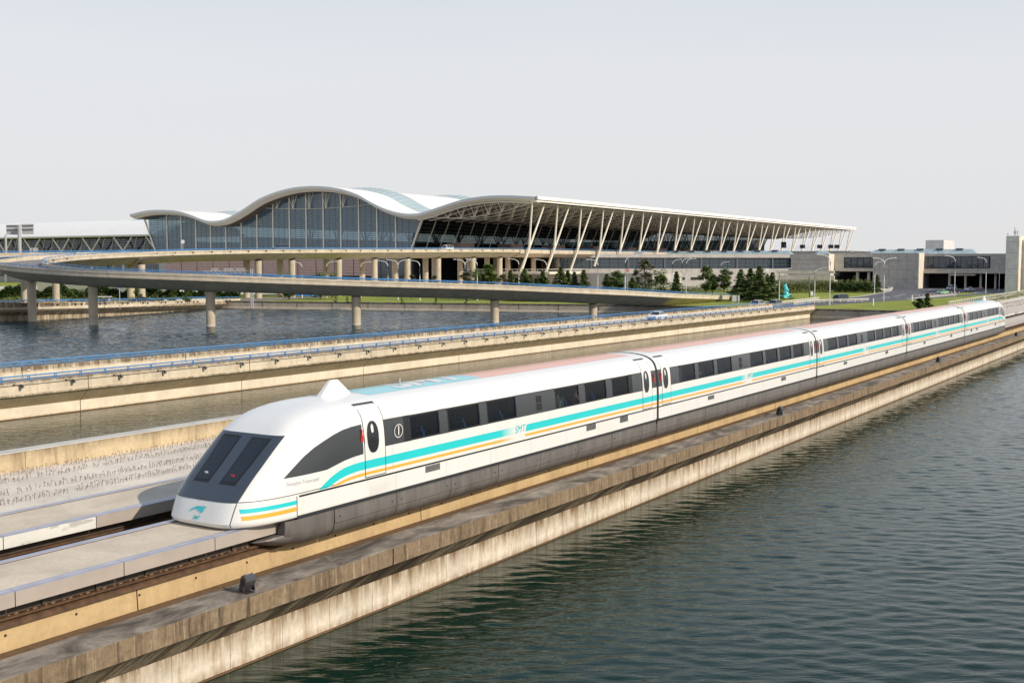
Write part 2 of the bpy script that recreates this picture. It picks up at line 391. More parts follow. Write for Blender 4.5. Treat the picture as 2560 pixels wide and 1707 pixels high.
def skirtm():
    m, nt, b = newmat('skirt grey dusty'); co = coords(nt, (1,1,.25))
    c = ramp(nt, noise(nt, co, 2.0, 6, .65), [(.3, (.115,.105,.10)), (.7, (.18,.165,.15))])
    s = nt.nodes.new('ShaderNodeSeparateXYZ'); g = nt.nodes.new('ShaderNodeNewGeometry'); nt.links.new(g.outputs['Position'], s.inputs[0])
    c = mix(nt, ramp(nt, noise(nt, co, 5, 5, .7), [(.5, g3(0)), (.75, g3(.6))]), c, (.085,.06,.04))
    nt.links.new(c, b.inputs['Base Color']); b.inputs['Roughness'].default_value = .5; b.inputs['Metallic'].default_value = .15; return m
M['skirt'] = skirtm()
M['seat'] = plain('blue seat', (.06,.22,.50), .8, 0, .1, 3, kind='obj')
M['inner'] = plain('dim interior lining', (.06,.06,.065), .8, 0, .1, 1)
M['rack'] = plain('luggage rack', (.6,.6,.56), .5, 0, .05, 1)
M['rail_steel'] = plain('slide rail steel', (.40,.40,.46), .35, .35, .12, 1.5)
M['flange'] = plain('side guide rail grey', (.42,.36,.31), .55, .15, .08, 1.2)
def patchy():
    m, nt, b = newmat('patchy whitewashed rail'); co = coords(nt, (1,.35,1))
    c = ramp(nt, noise(nt, co, 1.4, 5, .6), [(.40, (.36,.31,.27)), (.43, (.62,.60,.55)), (.62, (.70,.68,.62)), (.66, (.45,.44,.40))])
    nt.links.new(c, b.inputs['Base Color']); b.inputs['Roughness'].default_value = .6; return m
M['patchy'] = patchy()
M['skin'] = plain('skin', (.48,.28,.19), .6, 0, .05, 3, kind='obj')
M['hair'] = plain('black hair', (.015,.012,.01), .6, 0, .1, 3, kind='obj')

def textmesh(s, name, mat, size, fmap, shear=0.0, extrude=0.0, align='CENTER', bold=0.0, cuts=()):
    cu = bpy.data.curves.new('lettering', 'FONT'); cu.body = s; cu.size = size; cu.shear = shear; cu.align_x = align; cu.align_y = 'CENTER'; cu.offset = bold
    o = bpy.data.objects.new('lettering', cu); COL.objects.link(o)
    dg = bpy.context.evaluated_depsgraph_get(); me = bpy.data.meshes.new_from_object(o.evaluated_get(dg))
    bpy.data.objects.remove(o)
    if cuts:                                     # split the faces so that the letters can follow a curved surface
        import bmesh
        bm = bmesh.new(); bm.from_mesh(me)
        for y in cuts: bmesh.ops.bisect_plane(bm, geom=bm.verts[:]+bm.edges[:]+bm.faces[:], plane_co=(0, y, 0), plane_no=(0, 1, 0))
        bm.to_mesh(me); bm.free()
    for v in me.vertices: v.co = fmap(v.co.x, v.co.y)
    me.materials.clear(); me.materials.append(mat); me.name = name; return me

# ------------------------------------------------------------------ water, land
def struct(name, mb, mat, smooth=False, kind='structure'):
    return mb.build(name, mat, None, smooth, kind)
struct('apron', MB().poly([(-420,262),(-182,262),(-182,330),(-120,425),(-46,440),(-46,470),(3,470),(3,900),(-420,900)], ZG+.002), M['stn2'])
import numpy as np
def wave_sheet(name, x0, x1, y0, y1, step, mat, wl, steep, seed):
    """a real rippled sheet: a sum of short-crested waves driven by the wind towards the camera"""
    rs = np.random.RandomState(seed); nx, ny = int((x1-x0)/step)+1, int((y1-y0)/step)+1
    X, Y = np.meshgrid(np.linspace(x0, x1, nx), np.linspace(y0, y1, ny), indexing='ij'); Z = np.zeros_like(X)
    for k in range(22):
        lam = wl[0]*(wl[1]/wl[0])**rs.rand(); a = YAW+pi/2+rs.randn()*.38; kk = 2*pi/lam
        Z += steep*lam/22**.5*.159*1.414*np.sin(kk*(cos(a)*X+sin(a)*Y)+rs.rand()*6.3)
    edge = np.minimum(np.minimum(X-x0, x1-X), np.minimum(Y-y0, y1-Y)); Z *= np.clip(edge/1.2, 0, 1)
    co = np.stack([X, Y, Z+ZW], -1).reshape(-1, 3).astype(np.float32)
    idx = np.arange(nx*ny).reshape(nx, ny); f = np.stack([idx[:-1,:-1], idx[1:,:-1], idx[1:,1:], idx[:-1,1:]], -1).reshape(-1, 4)
    me = bpy.data.meshes.new(name); me.vertices.add(len(co)); me.vertices.foreach_set('co', co.ravel())
    me.loops.add(f.size); me.loops.foreach_set('vertex_index', f.ravel().astype(np.int32))
    me.polygons.add(len(f)); me.polygons.foreach_set('loop_start', np.arange(0, f.size, 4, dtype=np.int32)); me.polygons.foreach_set('loop_total', np.full(len(f), 4, dtype=np.int32))
    me.update(calc_edges=True); me.polygons.foreach_set('use_smooth', np.ones(len(f), dtype=bool)); me.materials.append(mat)
    o = bpy.data.objects.new(name, me); COL.objects.link(o); o['kind'] = 'structure'; return o
WX0, WX1, WY0, WYM, WY1 = 2.28, 62.0, 1.0, 120.0, 330.0
LX0, LX1, LY0, LY1 = -262.0, -55.3, 20.0, 262.0
wave_sheet('water', WX0, WX1, WY0, WYM, .18, M['water'], (.48, 1.15), .088, 3)
wave_sheet('water', WX0, WX1, WYM, WY1, .38, M['water'], (1.0, 2.0), .09, 5)
wave_sheet('lake', LX0, LX1, LY0, LY1, .45, M['water2'], (1.35, 2.8), .11, 4)
def rect(x0, x1, y0, y1): return MB().add([(x0,y0,ZW),(x1,y0,ZW),(x1,y1,ZW),(x0,y1,ZW)], [(0,1,2,3)])
struct('water', rect(-52, WX0, -1500, 6000), M['water']); struct('water', rect(WX1, 4000, -1500, 6000), M['water'])
struct('water', rect(WX0, WX1, -1500, WY0), M['water']); struct('water', rect(WX0, WX1, WY1, 6000), M['water'])
struct('lake', rect(-3000, LX0, -1500, 6000), M['water2']); struct('lake', rect(LX1, -52, -1500, 6000), M['water2'])
struct('lake', rect(LX0, LX1, -1500, LY0), M['water2']); struct('lake', rect(LX0, LX1, LY1, 6000), M['water2'])
YS = 234.6                                        # sea wall line that closes the canal north of the bridges
def wp(px, py): p = at(px, py, Z=ZW); return (p.x, p.y)
SEA = [(-3000, 60), (-262, 60), (-228, 118), (-214, 150), (-200, 205), wp(572, 771), wp(1200, 778.6), wp(1600, 783), (-56.6, YS+.5), (-48.5, YS), (-19.6, YS)]
land = MB().poly(SEA[:-1] + [(-19.55, YS), (-19.55, 6000), (-3000, 6000)], ZG)
struct('ground', land, M['grass'])
for i in range(4, len(SEA)-1):
    a, b = Vector(SEA[i]), Vector(SEA[i+1]); n = (b-a).normalized().orthogonal()
    if n.y > 0: n = -n
    q = [a, b, b-n*.9, a-n*.9]
    q2 = [a+n*.28, b+n*.28, b-n*.02, a-n*.02]
    t = thing('sea_wall', ['concrete sea wall below the left grass bank beside the far low bridge', 'short sea wall length where the far low bridge reaches land',
        'long sea wall behind the pillars of the curved flyover', 'sea wall under the middle stretch of the curved flyover',
        'sea wall running behind the low road bridge under the flyover end', 'sea wall just behind the landfall of the low road bridge', 'sea wall closing the canal between low road bridge and train'][min(i-4, 6)], 'wall', (a.x, a.y, ZW), 'concrete sea walls')
    MB().poly(q, ZW-.4, ZG+.012).build('wall_face', M['seawall'], t)
    MB().poly([a+n*.10, b+n*.10, b-n*1.0, a-n*1.0], ZG+.014, ZG+.13).build('coping', M['cap_top'], t)
    MB().poly(q2, ZW-.4, ZW+.42).build('lower_ledge', M['cw_wall'], t)
    mb = MB(); m = int((b-a).length/9)
    for k in range(1, m): p = a+(b-a)*k/m; mb.obox((p.x+n.x*.03, p.y+n.y*.03, (ZG+ZW)/2+.2), (.07, .05, 1.3), math.atan2((b-a).y, (b-a).x))
    if mb.v: mb.build('expansion_joint', M['dark'], t)

# ------------------------------------------------------------------ guideway
Y0, Y1 = -30, 640
struct('track_bed', MB().prism([(2.16,-1.44),(2.16,ZW-.5),(-18.7,ZW-.5),(-18.7,-1.44)], Y0, Y1), M['ledge'])
struct('slab', MB().prism([(-7.6,-1.435),(-7.6,-1.2),(-18.6,-1.2),(-18.6,-1.435)], Y0, Y1), M['bed'])
# distant widening of the bed north of the canal
struct('yard_slab', MB().poly([(-18.7, 236), (-18.7, 640), (-26.5, 640), (-26.0, 420), (-22.0, 300), (-19.3, 240)], ZG+.01, -1.21), M['bed'])
def guideway(X0, Ya, Yb, label, near):
    t = thing('guideway_beam', label, 'track', (X0, Ya, -1.44), 'maglev guideway beams')
    MB().prism([(X0-1.09,0),(X0+1.09,0),(X0+1.09,-.30),(X0+.95,-.80),(X0-.95,-.80),(X0-1.09,-.30)], Ya, Yb).build('deck', M['deck'], t)
    for s in (-1, 1):
        MB().box(X0+s*1.10-.004, X0+s*1.10+.004, Ya, Yb, -.05, .012).build('edge_seal', M['rust'], t)
        # web pieces, butted with thin joints
        yy = Ya; k = 0
        while yy < min(Yb, 200):
            l = 12.4
            MB().prism([(X0+s*1.15,-.84),(X0+s*1.19,-1.43),(X0+s*.9,-1.43),(X0+s*.9,-.84)], yy+.02, yy+l-.02).build('web_segment', M['beam'], t)
            yy += l; k += 1
        if yy < Yb: MB().prism([(X0+s*1.15,-.84),(X0+s*1.19,-1.43),(X0+s*.9,-1.43),(X0+s*.9,-.84)], yy, Yb).build('web_segment', M['beam'], t)
        MB().box(*(sorted((X0+s*.99, X0+s*1.06))), Ya, Yb, -.66, -.36).build('stator_pack', M['statordark'], t)
        mb = MB(); mb.prism([(X0+s*1.0,-.60),(X0+s*1.24,-.60),(X0+s*1.25,-.66),(X0+s*1.14,-.70),(X0+s*1.22,-.76),(X0+s*1.28,-.84),(X0+s*1.0,-.84)], Ya, Yb)
        mb.build('steel_girder', M['rust'], t)
        MB().prism([(X0+s*.96,-.84),(X0+s*1.05,-.84),(X0+s*1.05,-.28),(X0+s*.96,-.28)], Ya, Yb).build('recess_back', M['statordark'], t)
        L0 = 3.1; n = int((min(Yb, 420)-Ya)/L0)
        pl = MB().box(-.005, .005, 0, L0-.025, -.345, 0).mesh('side_guide_rail', M['flange'])
        pl2 = MB().box(-.005, .005, 0, L0-.025, -.345, 0).mesh('side_guide_rail', M['patchy'])
        tp = MB().prism([(-.29,.012),(-.29,.03),(-.16,.034),(-.15,.022),(-.02,.022),(0,.018),(0,0),(-.29,0)] if s > 0 else [(.29,.012),(.29,.03),(.16,.034),(.15,.022),(.02,.022),(0,.018),(0,0),(.29,0)], 0, L0-.012).mesh('slide_rail', M['rail_steel'])
        ya0 = 15.93-math.ceil((15.93-Ya)/L0)*L0
        for k in range(n):
            y = ya0+k*L0
            if y > 145 and k % 1 == 0 and not near and False: continue
            rnd = random.Random(k*7+int(X0*3))
            me = pl if near or k % 4 == 1 else pl2
            if s > 0 or y < 60: inst('side_guide_rail', me, t, (X0+s*1.4, y, 0))
            inst('slide_rail', tp, t, (X0+s*1.4, y, 0))
    bm = MB().lathe([(.055,0),(.05,.025),(.03,.045),(.001,.05)], (0,0,0), 8).mesh('bolt_cap', M['bolt'], 60)
    bk = MB().box(-.03,.03,-.07,.07,-.12,.10).mesh('bracket', M['statordark'])
    for i in range(46 if near else 0):
        y = 14.1+i*.5
        for d_, s_ in ((0, 1.0), (.31, .7)):
            inst('bolt_cap', bm, t, (X0+1.15, y+d_, -.60), (0,0,0), (.75*s_, 1.25*s_, .7*s_))
    for i in range(9 if near else 0): inst('bracket', bk, t, (X0+1.085, 16.9+i*1.55, -.46))
    mb = MB()
    for i in range(-4, 18):
        y = 15.79+i*1.94; mb.obox((X0+1.176, y, -1.04), (.03, .045, .05))
    mb.build('drain_hole', M['dark'], t, kind='stuff')
    return t
guideway(0, Y0, Y1, 'concrete maglev track beam under the white train', True)
guideway(-5.1, Y0, Y1, 'empty concrete maglev track beam with patchy whitewashed side rail', False)

# rebar stubs on the slab
rb = MB(); R_ = random.Random(3)
for xr in (-18.05, -17.75, -16.65, -16.4, -14.5, -14.25, -12.9, -12.62):
    y = 13.0
    while y < 330:
        near_ = y < 60
        if near_ or y > 178:
            if R_.random() > .12:
                x = xr+R_.uniform(-.06, .06); h = R_.uniform(.10, .24); a = R_.uniform(0, 6.28) if R_.random() < .3 else R_.choice((0, pi))+R_.uniform(-.5, .5)
                lx, ly = R_.uniform(-.05,.05), R_.uniform(-.05,.05); d = R_.uniform(.05,.09)
                top = (x+lx, y+ly, -1.2+h)
                rr = .0085 if near_ else .02
                rb.path([(x, y, -1.2), top, (top[0]+cos(a)*d, top[1]+sin(a)*d, top[2]-.005), (top[0]+cos(a)*d*1.1, top[1]+sin(a)*d*1.1, top[2]-.06)], rr, 4 if near_ else 3, False)
        y += R_.uniform(.14, .24) if near_ else R_.uniform(.6, .9)
ro = rb.build('rebar_stub', M['rebar'], None, kind='stuff')
tag(ro, 'rows of bent rusty rebar stubs standing on the pale slab', 'rebar'); ro['kind'] = 'stuff'

# near retaining wall by the lake
t = thing('retaining_wall', 'weathered concrete retaining wall with wide coping at the lake edge', 'wall', (2.8, Y0, ZW), 'canal edge walls')
caps = [27.65 + k*18.4 for k in range(-3, 22)]
ya = Y0
mb_t = []
for k, yb in enumerate([c for c in caps if Y0 < c < 420] + [Y1]):
    g = .03
    MB().prism([(2.17,-1.2),(3.35,-1.2),(3.35,-1.209),(2.17,-1.209)], ya, yb).build('coping_top', M['cap_top'], t)
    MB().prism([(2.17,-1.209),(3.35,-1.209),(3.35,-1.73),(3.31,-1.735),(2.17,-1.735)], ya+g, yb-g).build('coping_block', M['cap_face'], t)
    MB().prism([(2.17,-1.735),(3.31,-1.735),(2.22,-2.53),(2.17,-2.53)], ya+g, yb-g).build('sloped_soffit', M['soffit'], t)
    ya = yb
yy = 21.84-1.024*50
n = 0
wm = MB().box(-.4, 0, 0.004, 1.02, ZW-.6, -2.53).mesh('wall_panel', M['wall_face'])
wm2 = MB().box(-.4, .006, 0.004, 1.02, ZW-.6, -2.53).mesh('wall_panel', M['wall_face'])
while yy < 190:
    inst('wall_panel', wm if n % 2 else wm2, t, (2.22, yy, 0)); yy += 1.024; n += 1
MB().box(1.82, 2.222, yy, Y1, ZW-.6, -2.53).build('wall_panel', M['wall_face'], t)
MB().box(2.15, 2.30, Y0, Y1, ZW-.6, ZW+.035).build('waterline_ledge', M['ledge'], t)
# back wall of the slab
t = thing('parapet_wall', 'stained tan parapet wall behind the field of rebar', 'wall', (-19, Y0, ZW), 'canal edge walls')
for a, b in zip([-30, 5, 17, 30, 48, 70, 100, 130, 165, 200], [5, 17, 30, 48, 70, 100, 130, 165, 200, YS]):
    MB().prism([(-18.6,-1.44),(-18.62,-.42),(-19.35,-.42),(-19.35,ZW-.5),(-18.72,ZW-.5)], a+.012, b-.012).build('wall_segment', M['parapet_far'], t)
    MB().box(-19.42, -18.58, a+.006, b-.006, -.42, -.385).build('coping', M['kerb'], t)

# floodlights on the coping (box lamp tilted in a U bracket)
def make_floodlight():
    t = thing('floodlight', 'x', 'floodlight', (0,0,0), 'floodlights along the lake wall coping')
    MB().box(-.16,.16,-.13,.13,0,.03).build('base_plate', M['flood'], t)
    for s in (-1, 1): MB().add([(x, s*.18+d, z) for d in (-.01, .01) for x, z in ((-.05,.03),(.10,.03),(.03,.40),(-.03,.40))], [(0,1,2,3),(7,6,5,4),(0,4,5,1),(1,5,6,2),(2,6,7,3),(3,7,4,0)]).build('bracket', M['flood'], t)
    pr = [(-.16,.07),(-.03,.05),(.04,.15),(.12,.24),(.17,.34),(.16,.43),(.10,.49),(.02,.50),(-.04,.46)]
    mb = MB(); n = len(pr)
    mb.add([(x,-.165,z) for x, z in pr]+[(x,.165,z) for x, z in pr], [(i,(i+1)%n,n+(i+1)%n,n+i) for i in range(n)]+[tuple(range(n-1,-1,-1)), tuple(range(n,2*n))])
    mb.build('lamp_housing', M['floodg'], t, 30)
    for s in (-1, 1): MB().tube((.02, s*.11, .48), (.07, s*.11, .53), .02, 8).build('latch', M['chrome'], t)
    MB().path([(-.02,-.1,.06),(-.25,-.14,.02),(-.5,-.2,.014),(-.85,-.16,.014)], .008, 5).build('power_cable', M['cable'], t)
    return t
fl = make_floodlight()
for i, (y, lab) in enumerate([(21.75, 'nearest black floodlight on the lake wall coping, below the train nose'), (64.7, 'second floodlight on the lake wall coping, below the third carriage windows'),
        (107.6, 'third floodlight on the lake wall coping, right of the train middle'), (151.9, 'farthest floodlight on the lake wall coping near the right edge')]):
    place(fl, (3.0, y, -1.2), radians(-8), lab, (1.05, 1, 1.0))

# ------------------------------------------------------------------ the train
def interp(tab, x):
    if x <= tab[0][0]: return tab[0][1]
    for (a, va), (b, vb) in zip(tab, tab[1:]):
        if x <= b: return va+(vb-va)*(x-a)/(b-a)
    return tab[-1][1]
WT = [(.10,1.83),(.14,1.85),(.75,1.852),(1.33,1.847),(1.68,1.835),(1.92,1.82),(2.25,1.79),(2.53,1.745),(2.72,1.69),(2.86,1.615),(2.98,1.51),(3.08,1.37),(3.16,1.18),(3.22,.96),(3.265,.68),(3.29,.38),(3.30,0.0)]
FT = [(.10,.02),(.2,-.02),(.45,.07),(.72,.18),(.8,.22),(1.0,.47),(1.29,.80),(1.65,1.23),(2.09,1.72),(2.48,2.16),(2.72,2.48),(2.86,2.72),(2.98,3.0),(3.08,3.32),(3.16,3.68),(3.22,4.08),(3.265,4.55),(3.29,5.0),(3.30,5.4)]
LT = [(.1,2.6),(.8,2.6),(1.65,2.9),(2.5,3.2),(3.0,3.2),(3.3,1.2)]
def Wz(z): return interp(WT, z)
def Fz(z): return interp(FT, z)
def Lz(z): return min(interp(LT, z), 5.58-Fz(z))
PP = 2.5
QT = [(.1,.22),(.8,.215),(1.15,.17),(1.5,.145),(2.5,.14),(2.9,.19),(3.3,.3)]
def Qz(z): return interp(QT, z)
def sx(s, z):                                    # half width at distance s behind the nose origin
    F, Ln = Fz(z), Lz(z); t = (s-F)/Ln
    if t <= 0: return 0.0
    if t >= 1: return Wz(z)
    return Wz(z)*(1-(1-t)**PP)**Qz(z)
def sfront(x, z):                                # front surface position for a given half width and height
    r = min(.9999, abs(x)/max(Wz(z), 1e-4)); t = 1-(1-r**(1/Qz(z)))**(1/PP)
    return Fz(z)+Lz(z)*t
def roofz(x):
    x = abs(x)
    for (za, wa), (zb, wb) in zip(WT, WT[1:]):
        if wb <= x <= wa and wa > wb: return za+(zb-za)*(wa-x)/(wa-wb)
    return 3.3
train = thing('maglev_train', 'long white maglev train with turquoise and orange stripes on the nearer track', 'train', (0, 22.72, 0))
NB = 22.72
WINS_END = [(30.24,32.27),(32.77,34.81),(35.31,37.36),(40.40,42.43),(42.97,44.94),(45.51,47.53)]
WINS_MID = [(2.61,4.64),(5.12,7.22),(7.67,9.78),(12.72,14.82),(15.27,17.38),(17.80,19.92),(20.40,22.46)]
ZB0, ZB1 = 1.68, 2.53
def frange(a, b, n): return [a+(b-a)*i/n for i in range(n+1)]
PANEL = MB().box(-.5,.5,-.5,.5,-.5,.5).mesh('x', M['skirt'])
def carriage(fy, length, wins, band, doors, vent, nose, idx, label):
    """fy maps a distance s along the carriage to world Y; all geometry is laid on the measured body section"""
    def side(s, z, off, sg): return (sg*((sx(s, z) if nose else Wz(z))+off), fy(s), z)
    def patch(ss, zlo, zhi, off, sg, nz=1):
        mb = MB(); rows = []
        for s in ss:
            a = zlo(s) if callable(zlo) else zlo; b = zhi(s) if callable(zhi) else zhi
            rows.append([side(s, a+(b-a)*k/nz, off, sg) for k in range(nz+1)])
        return mb.grid(rows)
    sa = 0.0
    s_start = 5.6 if nose else 0.05
    s_end = length-.05
    edges = sorted(set([s_start, s_end] + [e for wn in wins for e in wn] + [s_start+(s_end-s_start)*k/10 for k in range(11)]))
    zl = [z for z, _ in WT if z >= .14 and z not in (.75,)]; zl = sorted(set(zl+[ZB0, ZB1, .72]))
    body = MB()
    def inwin(s, z): return ZB0 < z < ZB1 and any(a < s < b for a, b in wins)
    for sg in (1, -1):
        vs = [[side(s, z, 0, sg) for z in zl] for s in edges]
        n = len(zl); base = len(body.v); body.v += [p for r in vs for p in r]
        for i in range(len(edges)-1):
            for k in range(n-1):
                if not inwin((edges[i]+edges[i+1])/2, (zl[k]+zl[k+1])/2):
                    body.f.append((base+i*n+k, base+(i+1)*n+k, base+(i+1)*n+k+1, base+i*n+k+1))
    if nose:
        zn = sorted(set([z for z, _ in WT]+[z for z, _ in FT]+[.3,.6,1.5,1.8,1.95,2.35,2.6,2.8,2.92,3.03,3.12,3.19,3.245]))
        rows = []
        for z in zn:
            r = []; F, Ln = Fz(z), Lz(z)
            ts = [0]+[(k/40)**4.2 for k in range(4, 41)]
            for tt in ts: s = F+Ln*tt; r.append((Wz(z)*(1-(1-tt)**PP)**Qz(z), fy(s), z))
            r.append((Wz(z), fy(5.6), z)); r = [(max(x, 0), y, z_) for x, y, z_ in r]
            rows.append(r)
        for sg in (1, -1): body.grid([[(sg*x, y, z) for x, y, z in r] for r in rows])
        # closed underside of the front lip
        low = rows[0]
        und = MB().grid([[(x, y, z) for x, y, z in low], [(x*.93, y+(.12 if fy(1) > fy(0) else -.12), .03) for x, y, z in low]])
        und.grid([[(-x, y, z) for x, y, z in low], [(-x*.93, y+(.12 if fy(1) > fy(0) else -.12), .03) for x, y, z in low]])
        und.build('nose_lip_underside', M['twhite2'], train, 60)
    body.v = [tuple(v) for v in body.v]
    c = body.build('carriage', M['twhite'], train, 35, label=label)
    # merge seams so that the shading is smooth
    import bmesh
    bm = bmesh.new(); bm.from_mesh(c.data); bmesh.ops.remove_doubles(bm, verts=bm.verts, dist=.002); bmesh.ops.recalc_face_normals(bm, faces=bm.faces)
    bm.to_mesh(c.data); bm.free()
    # interior
    i0, i1 = (5.2, s_end-.1) if nose else (.1, s_end-.1)
    ya, yb = sorted((fy(i0), fy(i1)))
    inn = MB().box(-1.7, 1.7, ya, yb, .80, .84).box(-1.62, 1.62, ya, yb, 2.80, 2.83)
    for y_ in (ya, yb): inn.box(-1.6, 1.6, y_-.02, y_+.02, .84, 2.8)
    inn.build('interior_lining', M['inner'], c)
    rk = MB()
    for sg in (1, -1): rk.box(*sorted((sg*1.30, sg*1.56)), ya+.3, yb-.3, 2.40, 2.43)
    rk.build('luggage_rack', M['rack'], c)
    for sg in (1, -1):
        bstart = band[0]; segs = []; cur = bstart
        for a, b in wins: segs.append((cur, a)); cur = b
        segs.append((cur, band[1]))
        for a, b in segs: patch([a, b] if b-a < 1 else [a, (a+b)/2-.9, (a+b)/2+.9, b], ZB0-.012, ZB1+.012, .004, sg, 4).build('band_panel', M['tgrey'], c)
        for a, b in wins:
            # black frame ring and the pane
            mb = MB(); f = .055
            for (p, q, r_, s_) in ((a-.01,b+.01,ZB1-f,ZB1+.005),(a-.01,b+.01,ZB0-.005,ZB0+f),(a-.01,a+f,ZB0+f,ZB1-f),(b-f,b+.01,ZB0+f,ZB1-f)):
                g_ = [[side(s, r_+(s_-r_)*k/2, .007, sg) for k in range(3)] for s in (p, q)]; mb.grid(g_)
            mb.build('window_frame', M['tblack'], c)
            pn = patch([a+.02, b-.02], ZB0+.02, ZB1-.02, -.02, sg, 4).build('window', M['trainglass'], c)
        # vent slot pair
        if vent:
            for z0, z1 in ((1.78, 2.05), (2.09, 2.36)): patch(list(vent), z0, z1, .009, sg, 2).build('vent_slot', M['tblack'], c)
        # seam under the upper body
        s0 = 0.24 if nose else .05
        seam = [s0+(s_end-s0)*k/60 for k in range(61)] if not nose else sorted(set([Fz(.74)+Lz(.74)*(k/24)**2.2 for k in range(25)]+frange(3, s_end, 20)))
        patch([q for q in seam if q > 2.23] if nose else seam, .69, .748, .006, sg).build('body_seam', M['tblack'], c)
        if nose: patch([q for q in seam if q < 5.35], .795, .815, .006, sg).build('nose_seam', M['tblack'], c)
        # dark rail above the skirt
        patch(frange(2.25 if nose else .05, s_end, 12), .035, .145, .012, sg).build('skirt_rail', M['tblack'] if False else M['tgrey'], c)
        # stripes
        gap0, gap1 = (13.55, 15.25) if nose else (11.2, 12.9)
        def up(s):
            return 1.33
        if nose:
            # stripe sweeps up from the seam behind the nose
            tl = [(3.22,.77),(3.5,.94),(3.81,1.09),(4.1,1.19),(4.41,1.27),(4.9,1.32),(5.41,1.335)]
            tb = [(3.22,.765),(3.62,.766),(3.9,.86),(4.2,.95),(4.6,1.02),(5.0,1.055),(5.41,1.065)]
            ol = [(3.75,.77),(4.05,.83),(4.4,.90),(4.8,.94),(5.41,.965)]; ob = [(3.75,.766),(4.15,.768),(4.5,.82),(4.9,.855),(5.41,.87)]
            ss = frange(3.22, 5.41, 16); patch(ss, lambda s: interp(tb, s), lambda s: interp(tl, s), .006, sg).build('turquoise_stripe', M['tturq'], c)
            ss = frange(3.75, 5.41, 12); patch(ss, lambda s: interp(ob, s), lambda s: interp(ol, s), .006, sg).build('orange_stripe', M['torange'], c)
            st0 = 5.41
        else: st0 = .05
        for a, b in ((st0, gap0), (gap1, s_end)):
            sl = .12 if a == gap1 else 0
            mb = MB().grid([[side(a, 1.065, .006, sg), side(a+sl, 1.335, .006, sg)], [side(b, 1.065, .006, sg), side(b, 1.335, .006, sg)]])
            mb.build('turquoise_stripe', M['tturq'], c)
            MB().grid([[side(a-(sl*.3), .87, .006, sg), side(a, .965, .006, sg)], [side(b, .87, .006, sg), side(b, .965, .006, sg)]]).build('orange_stripe', M['torange'], c)
        for k in range(6):
            fr = (k+1)/7; a = gap0+k*.16
            patch([a, a+.16], 1.065, 1.335, .006, sg).build('stripe_fade', fade('fade_t%d' % k, (.02,.58,.60), fr), c)
            patch([a, a+.16], .87, .965, .006, sg).build('stripe_fade', fade('fade_o%d' % k, (.90,.42,.05), fr), c)
        fwd = fy(1) > fy(0)
        u = 1 if sg > 0 else -1
        yt = fy(gap1-.42)
        me = textmesh('SMT', 'company_lettering', M['tturq'], .42, lambda x, y: (sg*(1.852+.005), yt+u*x, 1.2+y), .3)
        o = bpy.data.objects.new('company_lettering', me); COL.objects.link(o); o.parent = c
        for v in me.vertices: v.co = Vector(v.co)-Vector(WL[c])
        # doors
        for d0, d1, hs in doors:
            zt = 3.085
            edge = [(d0-.012, d0+.012), (d1-.012, d1+.012)]
            patch([d0+.015, d1-.015], .80, zt, .010, sg, 16).build('door', M['twhite'], c)
            mb = MB()
            for e0, e1 in edge: mb.grid([[side(s, .79+(zt+.01-.79)*k/16, .0125, sg) for k in range(17)] for s in (e0, e1)])
            mb.grid([[side(s, z, .0125, sg) for z in (zt-.015, zt+.04)] for s in (d0-.012, d1+.012)])
            mb.grid([[side(s, z, .0125, sg) for z in (.775, .80)] for s in (d0-.012, d1+.012)])
            mb.build('door_seal', M['tblack'], c)
            patch([d0+.013, d1-.013], 1.065, 1.335, .0115, sg).build('turquoise_stripe', M['tturq'], c)
            patch([d0+.013, d1-.013], .87, .965, .0115, sg).build('orange_stripe', M['torange'], c)
            sc_ = (d0+d1)/2 + (-.07 if hs > 0 else .07)*0 - .08
            for nm, rx, rz, off, mt in (('door_window_ring', .345, .565, .014, 'twhite2'), ('door_window', .30, .515, .017, 'tblack')):
                ring = []
                for k in range(28):
                    a = 2*pi*k/28; ca, sa_ = cos(a), sin(a)
                    ca = math.copysign(abs(ca)**.85, ca); sa_ = math.copysign(abs(sa_)**.85, sa_)
                    ring.append(side(sc_+rx*ca, 2.06+rz*sa_, off, sg))
                mb = MB().add(ring+[side(sc_, 2.06, off, sg)], [(k, (k+1) % 28, 28) for k in range(28)])
                mb.build(nm, M[mt] if nm != 'door_window' else M['glossblack'], c)
            hp = d0+.05
            patch([sc_-.48+.02, sc_-.44+.02], 1.9, 2.1, .016, sg).build('door_handle', M['tgrey'], c)
            # red signal lamp on the dark pillar by the door
            ls = (d0-.12) if hs > 0 else (d1+.22)
            mb = MB(); p = side(ls, 2.12, .012, sg)
            mb.obox((p[0], p[1], 2.07), (.05, .11, .22)); mb.obox((p[0]-sg*.004, p[1], 2.27), (.045, .05, .16)); mb.build('signal_lamp', M['tred'], c)
        # lower side vents
        vs_ = ([(8.65,9.5,.44,.67),(20.3,21.15,.44,.70),(23.5,24.3,.42,.70)] if nose else [(6.3,7.15,.42,.64),(18.0,18.85,.42,.66)])
        for v0, v1, z0, z1 in vs_:
            patch([v0, v1], z0, z1, .008, sg).build('vent_grille', M['tblack'], c)
            mb = MB()
            for k in range(7):
                z = z0+.015+(z1-z0-.03)*k/6; mb.box(*sorted((sg*1.858, sg*1.868)), *sorted((fy(v0), fy(v1))), z-.004, z+.004)
            mb.build('vent_slat', M['steelg'], c)
        # thin vertical seams in the lower white panels
        mb = MB()
        for s in frange(7.0-(0 if nose else 5.4), s_end-.3, 7 if nose else 7): mb.grid([[side(q, z, .003, sg) for z in (.15, .73)] for q in (s-.006, s+.006)])
        for s in ([4.8+.1, 6.85] if nose else []): mb.grid([[side(q, z, .003, sg) for z in ([.78]+frange(1.0, 3.2, 10))] for q in (s-.004, s+.004)])
